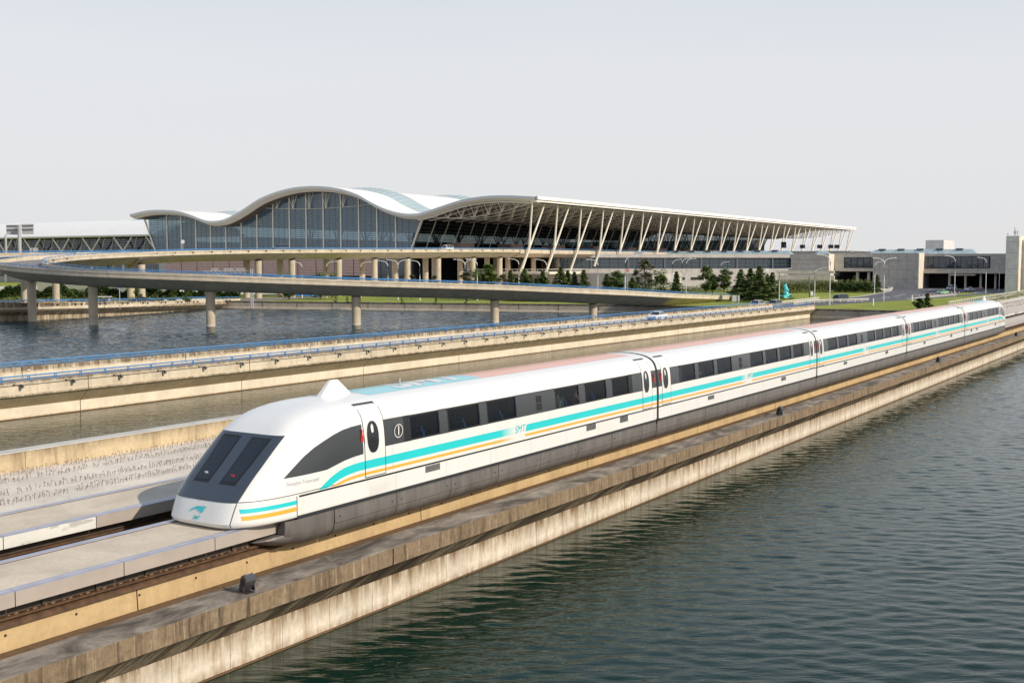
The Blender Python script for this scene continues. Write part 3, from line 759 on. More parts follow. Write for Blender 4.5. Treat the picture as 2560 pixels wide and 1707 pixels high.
        mb.build('panel_seam', M['steelg'], c)
        # skirt panels
        prof = [(1.862,.03),(1.862,-.08),(1.870,-.11),(1.866,-.40),(1.845,-.425),(1.84,-.50),(1.80,-.61),(1.72,-.72),(1.60,-.81),(1.44,-.87),(1.38,-.87),(1.40,-.70),(1.50,.0)]
        s = (3.9 if nose else -.3); k = 0
        while s < length-.35:
            e = min(s+3.13, length-.02)
            if nose and e > length-1.2: e = length-.02
            mb = MB().prism([(sg*x, z) for x, z in prof], *sorted((fy(max(s, -.2)+.015), fy(e-.015))))
            mb.build('skirt_panel', M['skirt'], c, 30)
            mb = MB()
            for q in (s+.25, e-.25):
                if q-s > .2: mb.tube((sg*1.86, fy(q), -.22), (sg*1.875, fy(q), -.22), .03, 8)
            mb.build('panel_bolt', M['tblack'], c)
            if e >= length-.03: break
            s = e
    # centre strip on the roof
    return c, side, patch
def fade(name, col, fr):
    if name in M: return M[name]
    wcol = (.80,.785,.75); M[name] = paintw(name, tuple(a+(b-a)*fr for a, b in zip(col, wcol)), .35); return M[name]
M['glossblack'] = paintw('black gloss glass', (.008,.009,.011), .08)

def nose_details(fy, c, sgn, front):
    """windscreen, quarter windows, lower fairing and first skirt section of an end carriage"""
    def fr(x, z, off): return (x, fy(sfront(x, z)-off), z)
    def fpatch(xl, xr, z0, z1, off, nx=12, nz=12):
        rows = []
        for j in range(nz+1):
            z = z0+(z1-z0)*j/nz; a = xl(z) if callable(xl) else xl; b = xr(z) if callable(xr) else xr
            rows.append([fr(a+(b-a)*i/nx, z, off) for i in range(nx+1)])
        return MB().grid(rows)
    fpatch(lambda z: -1.27-.04*(z-.8)/1.7, lambda z: 1.27+.04*(z-.8)/1.7, .79, 2.50, .012, 20, 14).build('windscreen_surround', M['tscreen'], c)
    for s in (-1, 1):
        f1 = lambda z, s=s: s*(.22+.0*(z)); f2 = lambda z, s=s: s*(.86+.14*(z-1.2)/1.2)
        fpatch(f1, f2, 1.20, 2.42, .018, 8, 10).build('windscreen_frame', M['tblack'], c)
        fpatch(lambda z, s=s: f1(z)+s*.06, lambda z, s=s: f2(z)-s*.06, 1.27, 2.36, .026, 8, 10).build('cab_window', M['glossblack'], c)
        # small lamp behind each cab window
        p = fr(s*.55, 1.42, .03)
        d = 1 if fy(1) > fy(0) else -1
        MB().obox((p[0], p[1], p[2]), (.12, .02, .10)).build('headlight' if s < 0 else 'tail_light', M['carlamp'] if s < 0 else M['tred'], c)
        # quarter window
        tl = [(1.80,1.32),(2.2,1.58),(2.67,1.86),(3.1,2.06),(3.53,2.21),(4.0,2.35),(4.43,2.45),(4.9,2.50),(5.35,2.52)]
        tb = [(1.80,1.32),(2.6,1.32),(3.6,1.33),(4.05,1.42),(4.41,1.49),(4.9,1.545),(5.35,1.57)]
        ss = frange(1.80, 5.35, 24)
        rows = [[(s*(sx(q, z)+.006), fy(q), z) for z in [interp(tb, q)+(interp(tl, q)-interp(tb, q))*k/6 for k in range(7)]] for q in ss]
        MB().grid(rows).build('quarter_window', M['tgrey'], c)
        # lower fairing stripes
        for z0, z1, m in ((.50,.62,'tturq'), (.30,.42,'torange')):
            rows = [[(s*(sx(q, z)+.006), fy(q-.004), z) for z in (z0, z1)] for q in [Fz(.5)+.30+(1.85)*(k/16) for k in range(17)]]
            MB().grid(rows).build('turquoise_stripe' if m == 'tturq' else 'orange_stripe', M[m], c)
        # vertical joint at the end of the fairing and joint lip/side
        MB().grid([[(s*(sx(q, z)+.007), fy(q), z) for z in (.14,.3,.5,.74)] for q in (2.23, 2.255)]).build('panel_seam', M['tblack'], c)
        MB().grid([[fr(s*x, z, .008) for x in (1.25-.06*(.8-z), 1.27-.06*(.8-z))] for z in frange(.12,.78,8)]).build('panel_seam', M['tblack'], c)
        # front skirt section: rounded front with a toe that wraps forward under the guide rail
        prof = [(1.862,.03),(1.868,-.11),(1.862,-.30),(1.85,-.42),(1.82,-.55),(1.76,-.66),(1.66,-.76),(1.52,-.84),(1.42,-.86),(1.42,-.6),(1.60,.0)]
        rows = []
        for q, up_, inn_ in ((3.88,0,0),(3.2,0,0),(2.7,.01,.0),(2.3,.05,.02),(2.0,.10,.035),(1.86,.13,.055),(1.80,.14,.10)):
            rows.append([(s*(x-inn_*(1 if i_ < 9 else 0)), fy(q), z+(up_*min(1, max(0, -z/.6)) if z < 0 else 0)) for i_, (x, z) in enumerate(prof)])
        mb = MB().grid(rows, True); n = len(prof); mb.f.append(tuple(len(mb.v)-n+i for i in range(n)))
        mb.build('front_skirt', M['skirt'], c, 50)
        rows = []
        for q, xx, zt_, zb_ in ((2.1,1.80,-.36,-.72),(1.85,1.76,-.37,-.71),(1.6,1.67,-.40,-.67),(1.35,1.55,-.43,-.62),(1.12,1.40,-.46,-.57),(1.0,1.28,-.49,-.53)):
            h_ = zt_-zb_; rows.append([(s*(xx-.03), fy(q), zt_), (s*xx, fy(q), zt_-h_*.25), (s*(xx-.06), fy(q), zt_-h_*.65), (s*(xx-.20), fy(q), zb_), (s*1.10, fy(q), zb_), (s*1.12, fy(q), zt_-.03)])
        MB().grid(rows, True).build('skirt_toe', M['skirt'], c, 50)
    MB().box(-1.25, 1.25, *sorted((fy(.5), fy(26.5))), .035, .10).build('undercarriage', M['tblack'], c)
    # aerial fin and stub on the roof
    mb = MB(); ya, yb, yc, yd = fy(5.25), fy(5.85), fy(6.2), fy(6.85)
    mb.add([(-.10,ya,3.26),(.10,ya,3.26),(.05,yb,3.80),(-.05,yb,3.80),(.05,yc,3.80),(-.05,yc,3.80),(.10,yd,3.26),(-.10,yd,3.26)], [(0,1,2,3),(3,2,4,5),(5,4,6,7),(1,6,4,2),(0,3,5,7)])
    mb.build('roof_fin', M['twhite'], c)
    MB().tube((-.3, fy(10.0), 3.25), (-.3, fy(10.0), 3.50), .035, 8).build('aerial_stub', M['steelg'], c)

def roof_patch(y0, y1, x0, x1, mat, c, name, off=.006, cuts=None):
    xs = frange(x0, x1, 10)
    rows = [[(x, y, roofz(x)+off) for x in xs] for y in ([y0, y1] if cuts is None else cuts)]
    return MB().grid(rows).build(name, mat, c)
GAPS = [50.26, 75.42, 100.58, 125.74]
seat_me = None
def seatmesh():
    mb = MB().box(-.22,.22,-.24,.24,.0,.14).box(-.22,.22,.16,.28,.1,.85).box(-.24,-.19,-.2,.2,.14,.32).box(.19,.24,-.2,.2,.14,.32).box(-.13,.13,.17,.27,.85,1.0)
    return mb.mesh('seat', M['seat'])
SEATM = seatmesh()
cars = []
for idx in range(5):
    if idx == 0: fy = lambda s: NB+s; Ln = GAPS[0]-NB
    elif idx == 4: fy = lambda s: 153.28-s; Ln = 153.28-GAPS[3]
    else: g = GAPS[idx-1]; fy = lambda s, g=g: g+s; Ln = 25.16
    nose = idx in (0, 4)
    wins = [(a-NB, b-NB) for a, b in WINS_END] if nose else WINS_MID
    band = (29.18-NB, 48.55-NB) if nose else (1.56, 23.6)
    doors = [(28.14-NB, 29.18-NB, 1), (48.6-NB, 49.62-NB, -1)] if nose else [(.52, 1.54, 1), (23.64, 24.62, -1)]
    vent = (38.87-NB, 39.3-NB) if nose else (10.9, 11.34)
    lab = ['front carriage with the sloping nose and dark windscreen', 'second carriage from the nose', 'third carriage from the nose', 'fourth carriage from the nose', 'rear carriage with the far nose'][idx]
    c, side, patch = carriage(fy, Ln, wins, band, doors, vent, nose, idx, lab)
    cars.append((c, fy))
    # dark panels flanking each gap
    for sg in (1, -1):
        for a, b in ([(Ln-.63, Ln-.02)] if nose else [(.02, .50), (Ln-.52, Ln-.02)]):
            patch([a, b], ZB0+.02, ZB1+.0, .004, sg, 4).build('band_panel', M['tgrey'], c)
        if nose: pass
    for wi, (a, b) in enumerate(wins):
        for sg in (1, -1):
            for q in ((a+.45), (b-.55)): inst('seat', SEATM, c, (sg*1.15, fy(q), .95))
    if nose: nose_details(fy, c, 1, idx == 0)
    ya, yb = sorted((fy(0.0 if not nose else 12), fy(Ln)))
    # roof colours
    if idx == 0:
        roof_patch(NB+6.9, 36.6, -.8, .78, M['troof_t'], c, 'roof_panel', .006, [NB+6.9, 31, 33, 35, 36.5])
        mb = roof_patch(36.5, 49.2, -.8, .78, M['troof_o'], c, 'roof_panel')
        me = textmesh('SMT', 'roof_lettering', M['twhite'], 1.8, lambda x, y: (-y*1.02-.08, 33.7+x*1.30, roofz(-y*1.02-.08)+.013), .3, bold=.07, cuts=[-.8+.08*i for i in range(21)])
        for v in me.vertices: v.co = Vector(v.co)-Vector(WL[c])
        o = bpy.data.objects.new('roof_lettering', me); COL.objects.link(o); o.parent = c
    elif idx < 4: roof_patch(fy(1.2), fy(Ln-1.2), -.8, .78, M['troof_o'], c, 'roof_panel')
    else:
        roof_patch(*sorted((fy(14), fy(Ln-1.2))), -.8, .78, M['troof_o'], c, 'roof_panel'); roof_patch(*sorted((fy(7.0), fy(13.9))), -.8, .78, M['troof_t'], c, 'roof_panel')
# bellows between carriages
for g in GAPS:
    mb = MB(); zl = [z for z, _ in WT if z >= .1]
    ring = [(Wz(z)+.012, z) for z in zl]+[(-Wz(z)-.012, z) for z in reversed(zl[:-1])]
    mb.grid([[(x, y, z+(.012 if abs(x) < 1.7 and z > 2.5 else 0)) for x, z in ring] for y in (g-.10, g-.03, g+.03, g+.10)])
    mb.build('gangway_bellows', M['tblack'], train)
    mb = MB().obox((1.86, g, .12), (.06,.34,.10)).build('coupling_foot', M['tblack'], train)
# number on the front carriage, name on the nose, emblem on the lip
c0, fy0 = cars[0]
def addmesh(me, name, par):
    for v in me.vertices: v.co = Vector(v.co)-Vector(WL[par])
    o = bpy.data.objects.new(name, me); COL.objects.link(o); o.parent = par; return o
mb = MB(); ring = []
for r in (.235, .205): ring.append([(1.83+.012, 30.03-.13+0*r+r*cos(2*pi*k/32), 2.09+r*.98*sin(2*pi*k/32)) for k in range(32)])
mb.grid(ring, True); mb.build('number_ring', M['twtext'], c0)
addmesh(textmesh('1', 'number', M['twtext'], .42, lambda x, y: (1.842, 29.90+x, 2.09+y), 0, bold=.008), 'number', c0)
addmesh(textmesh('Shanghai Transrapid', 'name_lettering', M['ttext'], .165, lambda x, y: (sx(2.55+x, 1.13+y)+.012, NB+2.55+x, 1.13+y-.02*x), 0), 'name_lettering', c0)
def lipmap(x, y, off=.012): return (x, fy0(sfront(x, y)-off), y)
addmesh(textmesh('SMT', 'company_lettering', M['tturq'], .145, lambda x, y: lipmap(-.02+x, .30+y), .35, bold=.003), 'company_lettering', c0)
def blade(pts, name):
    me = MB().add([lipmap(*p) for p in pts], [tuple(range(len(pts)))]).build(name, M['tturq'], c0)
top = [(-.24+.52*t, .555+.075*sin(pi*min(1,t*1.0)*.62)) for t in frange(.28, 1, 10)]
bot = [(-.24+.52*t, .555+.075*sin(pi*t*.62)-.045*(t-.25)) for t in frange(1, .28, 10)]
mb = MB().grid([[lipmap(*p) for p in top], [lipmap(p[0]-.02, p[1]-.03) for p in [(-.24+.52*t, .555+.075*sin(pi*t*.62)-.03*(t-.25)) for t in frange(.28, 1, 10)]]]); mb.build('emblem', M['tturq'], c0)
r1 = [(-.33+.56*t, .50+.11*sin(pi*min(.62, t*.9))-.10*max(0, t-.5)) for t in frange(0, 1, 12)]
r2 = [(-.33+.50*t, .44+.105*sin(pi*min(.6, t*1.0))-.17*max(0, t-.4)) for t in frange(0, 1, 12)]
MB().grid([[lipmap(*p) for p in r1], [lipmap(*p) for p in r2]]).build('emblem', M['tturq'], c0)

# passengers seen through the windows
def person_bust(label, loc, shirt, face, arm_up):
    mt = plain('shirt_'+label[:12], shirt, .8, 0, .05, 3, kind='obj')
    t = thing('person', label, 'person', loc, 'passengers in the train')
    rows = []
    for z, rx, ry in ((.0,.17,.13),(.12,.19,.14),(.30,.19,.13),(.44,.23,.125),(.52,.20,.11),(.56,.10,.08),(.58,.055,.055),(.66,.052,.055)):
        rows.append([(loc[0]+rx*cos(2*pi*k/14), loc[1]+ry*sin(2*pi*k/14), loc[2]+z) for k in range(14)])
    MB().grid(rows, True).build('torso', mt, t, 60)
    mb = MB().lathe([(.03,-.13),(.06,-.11),(.078,-.04),(.082,.03),(.075,.08),(.04,.12),(.01,.125)], (loc[0]+.01, loc[1]-.01, loc[2]+.78), 14)
    mb.obox((loc[0]+.07*cos(face), loc[1]+.08*sin(face), loc[2]+.765), (.03,.03,.04)); mb.build('head', M['skin'], t, 60)
    MB().lathe([(.088,.0),(.092,.05),(.08,.10),(.045,.135),(.01,.14)], (loc[0]-.012*cos(face), loc[1]-.012*sin(face), loc[2]+.79), 14).build('hair', M['hair'], t, 60)
    dx, dy = cos(face), sin(face)
    for s in (-1, 1):
        a = (loc[0]-s*dy*.20, loc[1]+s*dx*.20, loc[2]+.46); b = (a[0]+dx*.10, a[1]+dy*.10, loc[2]+.20)
        h = (b[0]+dx*.12+s*dy*.10, b[1]+dy*.12-s*dx*.1, loc[2]+(.60 if arm_up and s > 0 else .22))
        MB().path([a, b, h], [.052,.045,.034], 8).build('arm', mt, t, 60)
        mb = MB().obox(h, (.07,.05,.08))
        for f_ in range(4): mb.path([(h[0]+.02*f_-.03, h[1], h[2]+.03), (h[0]+.02*f_-.03, h[1]+dy*.02, h[2]+.09)], .009, 5)
        mb.build('hand', M['skin'], t)
person_bust('passenger in a pale green shirt looking out of the fourth window of the front carriage', (1.25, 41.55, 1.45), (.45,.62,.52), -.6, True)
person_bust('passenger in a pink shirt at the edge of the fifth window of the front carriage', (1.2, 43.2, 1.40), (.65,.38,.36), 1.0, False)
person_bust('passenger in a cream shirt behind the second window of the second carriage', (1.2, 56.6, 1.40), (.60,.52,.38), -1.2, True)

# ------------------------------------------------------------------ low road bridge (causeway) parallel to the track
def railing(parent, pts, posts, h, name='railing', rr=.055, leg=None, rails=((1.0, .055), (.45, .03))):
    """pts: polyline of the parapet top; posts: positions; returns nothing"""
    for k, (fr, r) in enumerate(rails):
        MB().path([(x, y, z+h*fr) for x, y, z in pts], r, 5).build('top_rail' if k == 0 else 'lower_rail', M['blue'], parent)
    for x, y, z in posts: inst('railing_post', leg, parent, (x, y, z))
def postmesh(h, w=.035, d=.07, pair=True):
    mb = MB()
    if pair: mb.box(-w, w, -d-.02, -d+.02, 0, h).box(-w, w, d-.02, d+.02, 0, h)
    else: mb.box(-w, w, -w, w, 0, h)
    return mb.mesh('railing_post', M['blue'])
PM = postmesh(.36)
YE = 234
cw = thing('road_bridge', 'long low concrete road bridge crossing the canal beside the track', 'bridge', (-52, -20, ZW))
jn = [-20, 21.5, 38.5, 55.5, 72.3, 89.1, 106.0, 127.0, 147, 167, 187, 207, YE]
MB().box(-55.9, -48.3, -20, YE+2, -1.62, -1.35).build('road_surface', M['asph_l'], cw)
for x in (-48.75, -55.45): MB().box(x-.07, x+.07, -20, YE+2, -1.35, -1.345).build('edge_line', M['paintw'], cw)
for a, b in zip(jn, jn[1:]):
    g = .035
    MB().prism([(-48.05,-.74),(-47.8,-.76),(-47.8,-1.62),(-47.72,-1.64),(-47.72,-1.78),(-47.86,-1.80),(-48.15,-1.80),(-48.3,-1.36)], a+g, b-g).build('parapet_block', M['cw_face'], cw)
    MB().prism([(-47.80,-1.80),(-48.76,-2.66),(-49.4,-2.66),(-49.4,-1.80)], a+g, b-g).build('sloped_soffit', M['cw_soffit'], cw)
    MB().prism([(-48.8,-2.64),(-48.8,ZW-.5),(-49.5,ZW-.5),(-49.5,-2.64)], a+g, b-g).build('wall_segment', M['cw_wall'], cw)
    MB().prism([(-55.95,-.52),(-56.25,-.52),(-56.3,-2.0),(-55.4,ZW-.5),(-55.2,-1.6),(-55.88,-1.3)], a+g, b-g).build('parapet_block', M['cw_face'], cw)
MB().box(-48.83, -48.60, -20, YE, ZW-.4, ZW+.05).build('waterline_ledge', M['ledge'], cw)
MB().path([(-47.77, -20, -.99), (-47.77, YE, -.99)], .022, 4).build('conduit', M['cable'], cw)
mk = MB().box(-.01,.01,-.16,.16,-.06,.06).box(-.012,.012,.02,.12,-.03,.04).mesh('drain_cover', M['kerb'])
for i in range(46): inst('drain_cover', mk, cw, (-55.88, 31.5+i*4.1, -.78))
rl = thing('blue_railing', 'blue railing on the near parapet of the low road bridge', 'railing', (-48, -20, -.75), 'blue bridge railings')
railing(rl, [(-47.98, -20, -.75), (-47.98, YE-2, -.75)], [(-47.98, 30.8+2.2*i, -.75) for i in range(92)], .40, leg=PM)
rl = thing('blue_railing', 'blue railing on the far parapet of the low road bridge', 'railing', (-56, -20, -.52), 'blue bridge railings')
railing(rl, [(-56.1, -20, -.52), (-56.1, 205, -.52), (-56.6, 222, -.6), (-57.2, YE-2, -.75)], [(-56.1, 29.6+2.16*i, -.52) for i in range(82)], .40, leg=PM)
# small can floodlights hung under the parapets
def make_can():
    t = thing('can_light', 'black can floodlight on a bracket below a low road bridge parapet', 'floodlight', (0,0,0), 'can floodlights along the low road bridge')
    MB().box(0,.10,-.42,-.34,.02,.10).path([(.05,-.38,.06),(.20,.05,.05)], .018, 4).build('bracket', M['flood'], t)
    MB().path([(.16,.10,.02),(.26,.14,-.06),(.30,.17,-.20)], [.08,.115,.12], 9).build('lamp_can', M['flood'], t, 50)
    return t
can = make_can()
for i in range(44): place(can, (-47.8, 32.4+4.3*i, -.97))
# landfall wing and guard rails beyond the bridge
def guardrail(pts, label, h=.75, sp=2.4, mat='steelw'):
    t = thing('guard_rail', label, 'guard rail', pts[0], 'white guard rails')
    MB().path([(x, y, z+h) for x, y, z in pts], .10, 4).build('rail_beam', M[mat], t)
    MB().path([(x, y, z+h*.5) for x, y, z in pts], .05, 4).build('rail_beam', M[mat], t)
    pm = MB().box(-.06,.06,-.06,.06,0,h).mesh('rail_post', M[mat])
    for a, b in zip(pts, pts[1:]):
        a, b = Vector(a), Vector(b); n = max(1, int((b-a).length/sp))
        for k in range(n): inst('rail_post', pm, t, tuple(a+(b-a)*k/n))
    return t
G = lambda px, py, dz=0: tuple(at(px, py, Z=ZG)+Vector((0,0,dz)))
guardrail([G(1985,765), G(2010,760), G(2060,757), G(2120,756), G(2172,754)], 'white guard rail on the near side of the road just past the bridge end')
guardrail([G(1925,766), G(1960,762), G(2000,756.5), G(2048,751)], 'white guard rail behind the cars at the bridge end')
guardrail([G(2206,730), G(2225,727), G(2232,723), G(2215,720)], 'short guard rail at the kerb corner near the concrete station wall', .7)

# ------------------------------------------------------------------ roads on land
def roadpoly(name, px, z, mat): return struct(name, MB().poly([(lambda p: (p.x, p.y))(at(x, y, Z=ZG)) for x, y in px], ZG+z), M[mat])
roadpoly('road', [(1960,772),(1990,768),(2172,756),(2330,746),(2420,740),(2520,731),(2600,724),(2600,717),(2235,718),(2212,721),(2232,727),(2205,733),(2150,742),(2060,750),(1960,758),(1900,764)], .004, 'asphalt')
roadpoly('pavement', [(2262,748),(2330,743.5),(2470,730),(2470,728.5),(2330,738),(2300,742)], .010, 'kerb')
roadpoly('pavement', [(2100,746.5),(2150,741.5),(2206,732.5),(2232,727),(2228,725.5),(2200,731),(2150,740),(2100,745)], .012, 'kerb')
roadpoly('traffic_island', [(2388,736),(2405,731.5),(2436,731),(2432,734.5),(2400,738)], .016, 'grass')
arrow = MB().add([(-.12,0,0),(.12,0,0),(.12,2.4,0),(.45,2.4,0),(0,4,0),(-.45,2.4,0),(-.12,2.4,0)], [(0,1,2,6),(3,4,5)]).mesh('road_arrow', M['paintw'])
for i, (x, y) in enumerate([(2204,744),(2247,737),(2283,737),(2287,730),(2320,724),(2232,741)]):
    o = inst('road_arrow', arrow, None, (at(x,y,Z=ZG).x, at(x,y,Z=ZG).y, ZG+.009), (0,0,-.1), (2.4,1.5,1)); o['kind'] = 'structure'
mb = MB()
for i in range(14):
    p = at(2200+i*22, 748-i*1.6, Z=ZG); mb.obox((p.x, p.y, ZG+.008), (.25, 3.2, .004), -.3)
    p = at(2215+i*22, 733-i*.9, Z=ZG); mb.obox((p.x, p.y, ZG+.008), (.25, 3.2, .004), -.5)
struct('lane_marking', mb, M['paintw'])
roadpoly('left_road', [(640,752.5),(700,749),(815,743.5),(815,741.5),(720,743),(600,745.5),(560,750)], .006, 'asph_l')
roadpoly('left_path', [(-20,757),(600,743),(600,741),(-20,752)], .006, 'kerb')

# ------------------------------------------------------------------ curved flyover
def smooth_path(pts, per=6):
    out = []
    P = [Vector(p) for p in pts]; P = [P[0]*2-P[1]]+P+[P[-1]*2-P[-2]]
    for i in range(1, len(P)-2):
        for k in range(per):
            t = k/per; a, b, c, d = P[i-1], P[i], P[i+1], P[i+2]
            out.append(.5*((2*b)+(c-a)*t+(2*a-5*b+4*c-d)*t*t+(3*b-a-3*c+d)*t**3))
    out.append(P[-2]); return out
def sweep(path, prof, wf=None):
    rows = []; m = len(path)
    for i, p in enumerate(path):
        t = path[min(i+1, m-1)]-path[max(i-1, 0)]; t.z = 0; t.normalize(); n = Vector((t.y, -t.x, 0)); k = wf(i/(m-1)) if wf else 1
        rows.append([(p.x+n.x*u*k, p.y+n.y*u*k, p.z+v) for u, v in prof])
    return rows
def girder_prof(hw, dep=2.15, bot=2.0):
    # z = 0 is the top of the parapet
    R = [(hw,0),(hw,-.98),(hw-.10,-1.05),(hw-.55,-1.30),(hw-1.5,-1.85),(bot,-dep-.55),(bot*.7,-dep-.72)]
    return [(-hw+.32,-.82),(-hw+.30,0)]+[(-u,v) for u, v in R]+[(u,v) for u, v in reversed(R)]+[(hw-.30,0),(hw-.32,-.82)]
def viaduct(name, label, ctrl, hw, bot=2.0, per=8, inner=True, wf=None):
    path = smooth_path(ctrl, per)
    t = thing(name, label, 'flyover', tuple(ctrl[0]))
    pr = girder_prof(hw, bot=bot); rows = sweep(path, pr, wf)
    # girder in visible segments between joints
    n = len(path); seg = per*2; i = 0
    while i < n-1:
        j = min(i+seg, n-1); MB().grid(rows[i:j+1]).build('girder_segment', M['ramp'], t, 40)
        i = j
    rows = sweep(path, [(-hw+.33,-.80),(hw-.33,-.80)], wf); MB().grid(rows).build('road_surface', M['asph_l'], t)
    rows = sweep(path, [(-.07,-.795),(.07,-.795)], wf)
    mb = MB()
    for k in range(0, n-1, 2): mb.grid([rows[k], [tuple(Vector(rows[k][q]).lerp(Vector(rows[k+1][q]), .6)) for q in (0,1)]])
    mb.build('lane_marking', M['paintw'], t, kind='stuff')
    for s in (-1, 1):
        side = [Vector(r[0]) for r in sweep(path, [(s*(hw-.15), .0)], wf)]
        MB().path([(p.x, p.y, p.z+.42) for p in side], .055, 4).build('top_rail', M['blue'], t)
        MB().path([(p.x, p.y, p.z+.22) for p in side], .03, 4).build('lower_rail', M['blue'], t)
        L_ = 0; nxt = 0
        for a, b in zip(side, side[1:]):
            d = (b-a).length
            while nxt < L_+d:
                inst('railing_post', PM2, t, tuple(a+(b-a)*((nxt-L_)/d))); nxt += 2.4
            L_ += d
        face = [Vector(r[0]) for r in sweep(path, [(s*(hw+.02), -.30)], wf)]
        MB().path(face, .025, 4).build('conduit', M['cable'], t)
    return t, path
PM2 = postmesh(.42, .04, .05, False)
canr = None
def make_small_can():
    t = thing('can_light', 'x', 'floodlight', (0,0,0), 'can floodlights along the curved flyover')
    MB().box(0,.12,-.75,-.55,-.02,.12).path([(.06,-.6,.05),(.22,.05,.04)], .022, 4).build('bracket', M['flood'], t)
    MB().path([(.10,.12,.06),(.22,.16,.0),(.30,.19,-.16)], [.12,.17,.17], 8).build('lamp_can', M['flood'], t, 50)
    return t
can2 = make_small_can()
def hang_cans(path, hw, s, sp, lab, t0=0.0, t1=1.0):
    L_ = 0; nxt = sp*.5; n = len(path)
    for i in range(int(n*t0), int((n-1)*t1)):
        a, b = path[i], path[i+1]; d = (b-a).length; tt = (b-a).normalized(); nn = Vector((tt.y, -tt.x, 0))*s
        while nxt < L_+d:
            p = a+(b-a)*((nxt-L_)/d)+nn*hw; place(can2, (p.x, p.y, p.z-.30), math.atan2(nn.y, nn.x), lab); nxt += sp
        L_ += d
pier_pts = [(-174.11,139.0),(-153.1,137.08),(-130.54,144.83),(-110.75,161.81),(-94.57,183.65),(-84.3,204.5)]
pz = [7.45, 6.55, 5.72, 4.70, 3.75, 2.55]
p7 = at(1650, 740, D=262); p8 = at(1790, 742, D=300)
low = [(-188.5, 146, 8.25)]+[(x, y, z) for (x, y), z in zip(pier_pts, pz)]+[(p7.x, p7.y, .95), (p8.x, p8.y, -.55)]
ctrl = [(-208.3,190,10.5),(-206.5,171,9.7),(-199.5,157,8.95)]+low
HWF = 4.9
fly, fpath = viaduct('curved_flyover', 'curved concrete flyover on round pillars sweeping down across the canal', ctrl, HWF, 1.9)
hang_cans(fpath, HWF, 1, 8.6, 'black can floodlight hung on the lower arm of the curved flyover', .12, .97) if False else hang_cans(fpath, HWF, -1, 8.6, 'black can floodlight hung on the lower arm of the curved flyover', .12, .97)
def pier(parent, x, y, zb, zt, r, cap=True, cr=1.0):
    h = zt-zb
    prof = [(r,-.5),(r,h-1.4),(r*1.04,h-1.0),(r*(1.25 if cap else 1.02),h-.35),(r*(1.42 if cap else 1.03),h)] 
    MB().lathe(prof, (x, y, zb), 20).build('pillar', M['pier'], parent, 50)
    MB().obox((x, y, zt+.12), (r*1.6, r*1.2, .3)).build('bearing', M['dark'], parent)
for i, ((x, y), z) in enumerate(zip(pier_pts, pz)): pier(fly, x, y, ZW, z-2.98, .83, cap=(i in (2,)) )
for x, y in ((-204.5,158.5), (-206.5,168)): pier(fly, x, y, ZG, 6.4, .8, False)
# upper arm towards the terminal
upc = [(-208.3,190,10.5),(-208,202,10.95),(-206,222,11.5),(-203.2,250,11.95),(-200.5,285,12.35),(-198.5,320,12.8),(-196.8,347.5,12.97)]
upr, upath = viaduct('upper_flyover', 'upper flyover arm rising towards the terminal departures deck', upc, 7.0, 3.2, 7, wf=lambda f: min(1, .70+f*1.6))
hang_cans(upath, 7.0, 1, 6.0, 'small can floodlight hung on the upper arm of the curved flyover', 0, .98)
for x in (337,626,735,847,940,1023,1100,1174,1240):
    # two pillars under each bent
    best = min(upath, key=lambda p: abs((lambda v: CX+FPX*v.dot(RT)/v.dot(FW))(p-CAM)-x+12))
    for dx in (3.0, -4.0): pier(upr, best.x+dx, best.y+(2.5 if dx < 0 else 0), ZG, best.z-2.95, .95, False)
# straight branch leaving to the left behind the loop
brc = [(-210,196,10.8),(-222,170,10.35),(-240,138,10.1),(-262,98,9.8),(-290,50,9.6)]
brn, bpath = viaduct('branch_flyover', 'straight flyover branch leaving to the left behind the sign gantry', brc, 5.2, 2.0, 6)
for k in (8, 14, 20): pier(brn, bpath[k].x, bpath[k].y, ZG, bpath[k].z-2.95, .85, False)

# far low road bridge at the left edge
q = [(-214,84,.9),(-192,108,.45),(-181.6,133,.15),(-180.6,150,-.15),(-184.5,170,-.55),(-190.5,190,-.95),(-197,212,-1.2)]
lp = smooth_path(q, 6)
fb = thing('far_road_bridge', 'far low road bridge at the left edge behind the flyover pillars', 'bridge', q[0])
prf = [(-3.9,-.8),(-3.9,0),(-4.2,0),(-4.2,-1.5),(-3.9,-2.3),(-3.9,-5.0),(2.6,-5.0),(2.6,-2.55),(4.2,-1.35),(4.3,-1.25),(4.3,-1.0),(4.22,-.95),(4.22,0),(3.95,0),(3.95,-.8)]
i0 = 10
MB().grid(sweep(lp[i0:], prf)).build('wall_body', M['cw_face'], fb, 30)
MB().grid(sweep(lp[:i0+1], [(-3.9,-.8),(-3.9,0),(-4.2,0),(-4.2,-1.0),(-2.5,-2.0),(2.5,-2.0),(4.2,-1.0),(4.2,0),(3.95,0),(3.95,-.8)])).build('girder_segment', M['ramp'], fb, 30)
MB().grid(sweep(lp, [(-3.9,-.78),(3.95,-.78)])).build('road_surface', M['asph_l'], fb)
for s in (-4.05, 4.08):
    sd_ = [Vector(r[0]) for r in sweep(lp, [(s, 0)])]
    MB().path([(p.x,p.y,p.z+.42) for p in sd_], .06, 4).build('top_rail', M['blue'], fb)
    for k in range(0, len(sd_)-1): inst('railing_post', PM2, fb, tuple(sd_[k])); inst('railing_post', PM2, fb, tuple(sd_[k].lerp(sd_[k+1], .5)))
L_ = 0
for k in range(6, len(lp)-1, 1):
    for f_ in (0, .5):
        a, b = lp[k], lp[k+1]; tt = (b-a).normalized(); nn = Vector((tt.y, -tt.x, 0)); p = a.lerp(b, f_)+nn*4.24
        if k % 2 == 0: place(can2, (p.x, p.y, p.z-.35), math.atan2(nn.y, nn.x), 'small can floodlight hung on the far low road bridge')

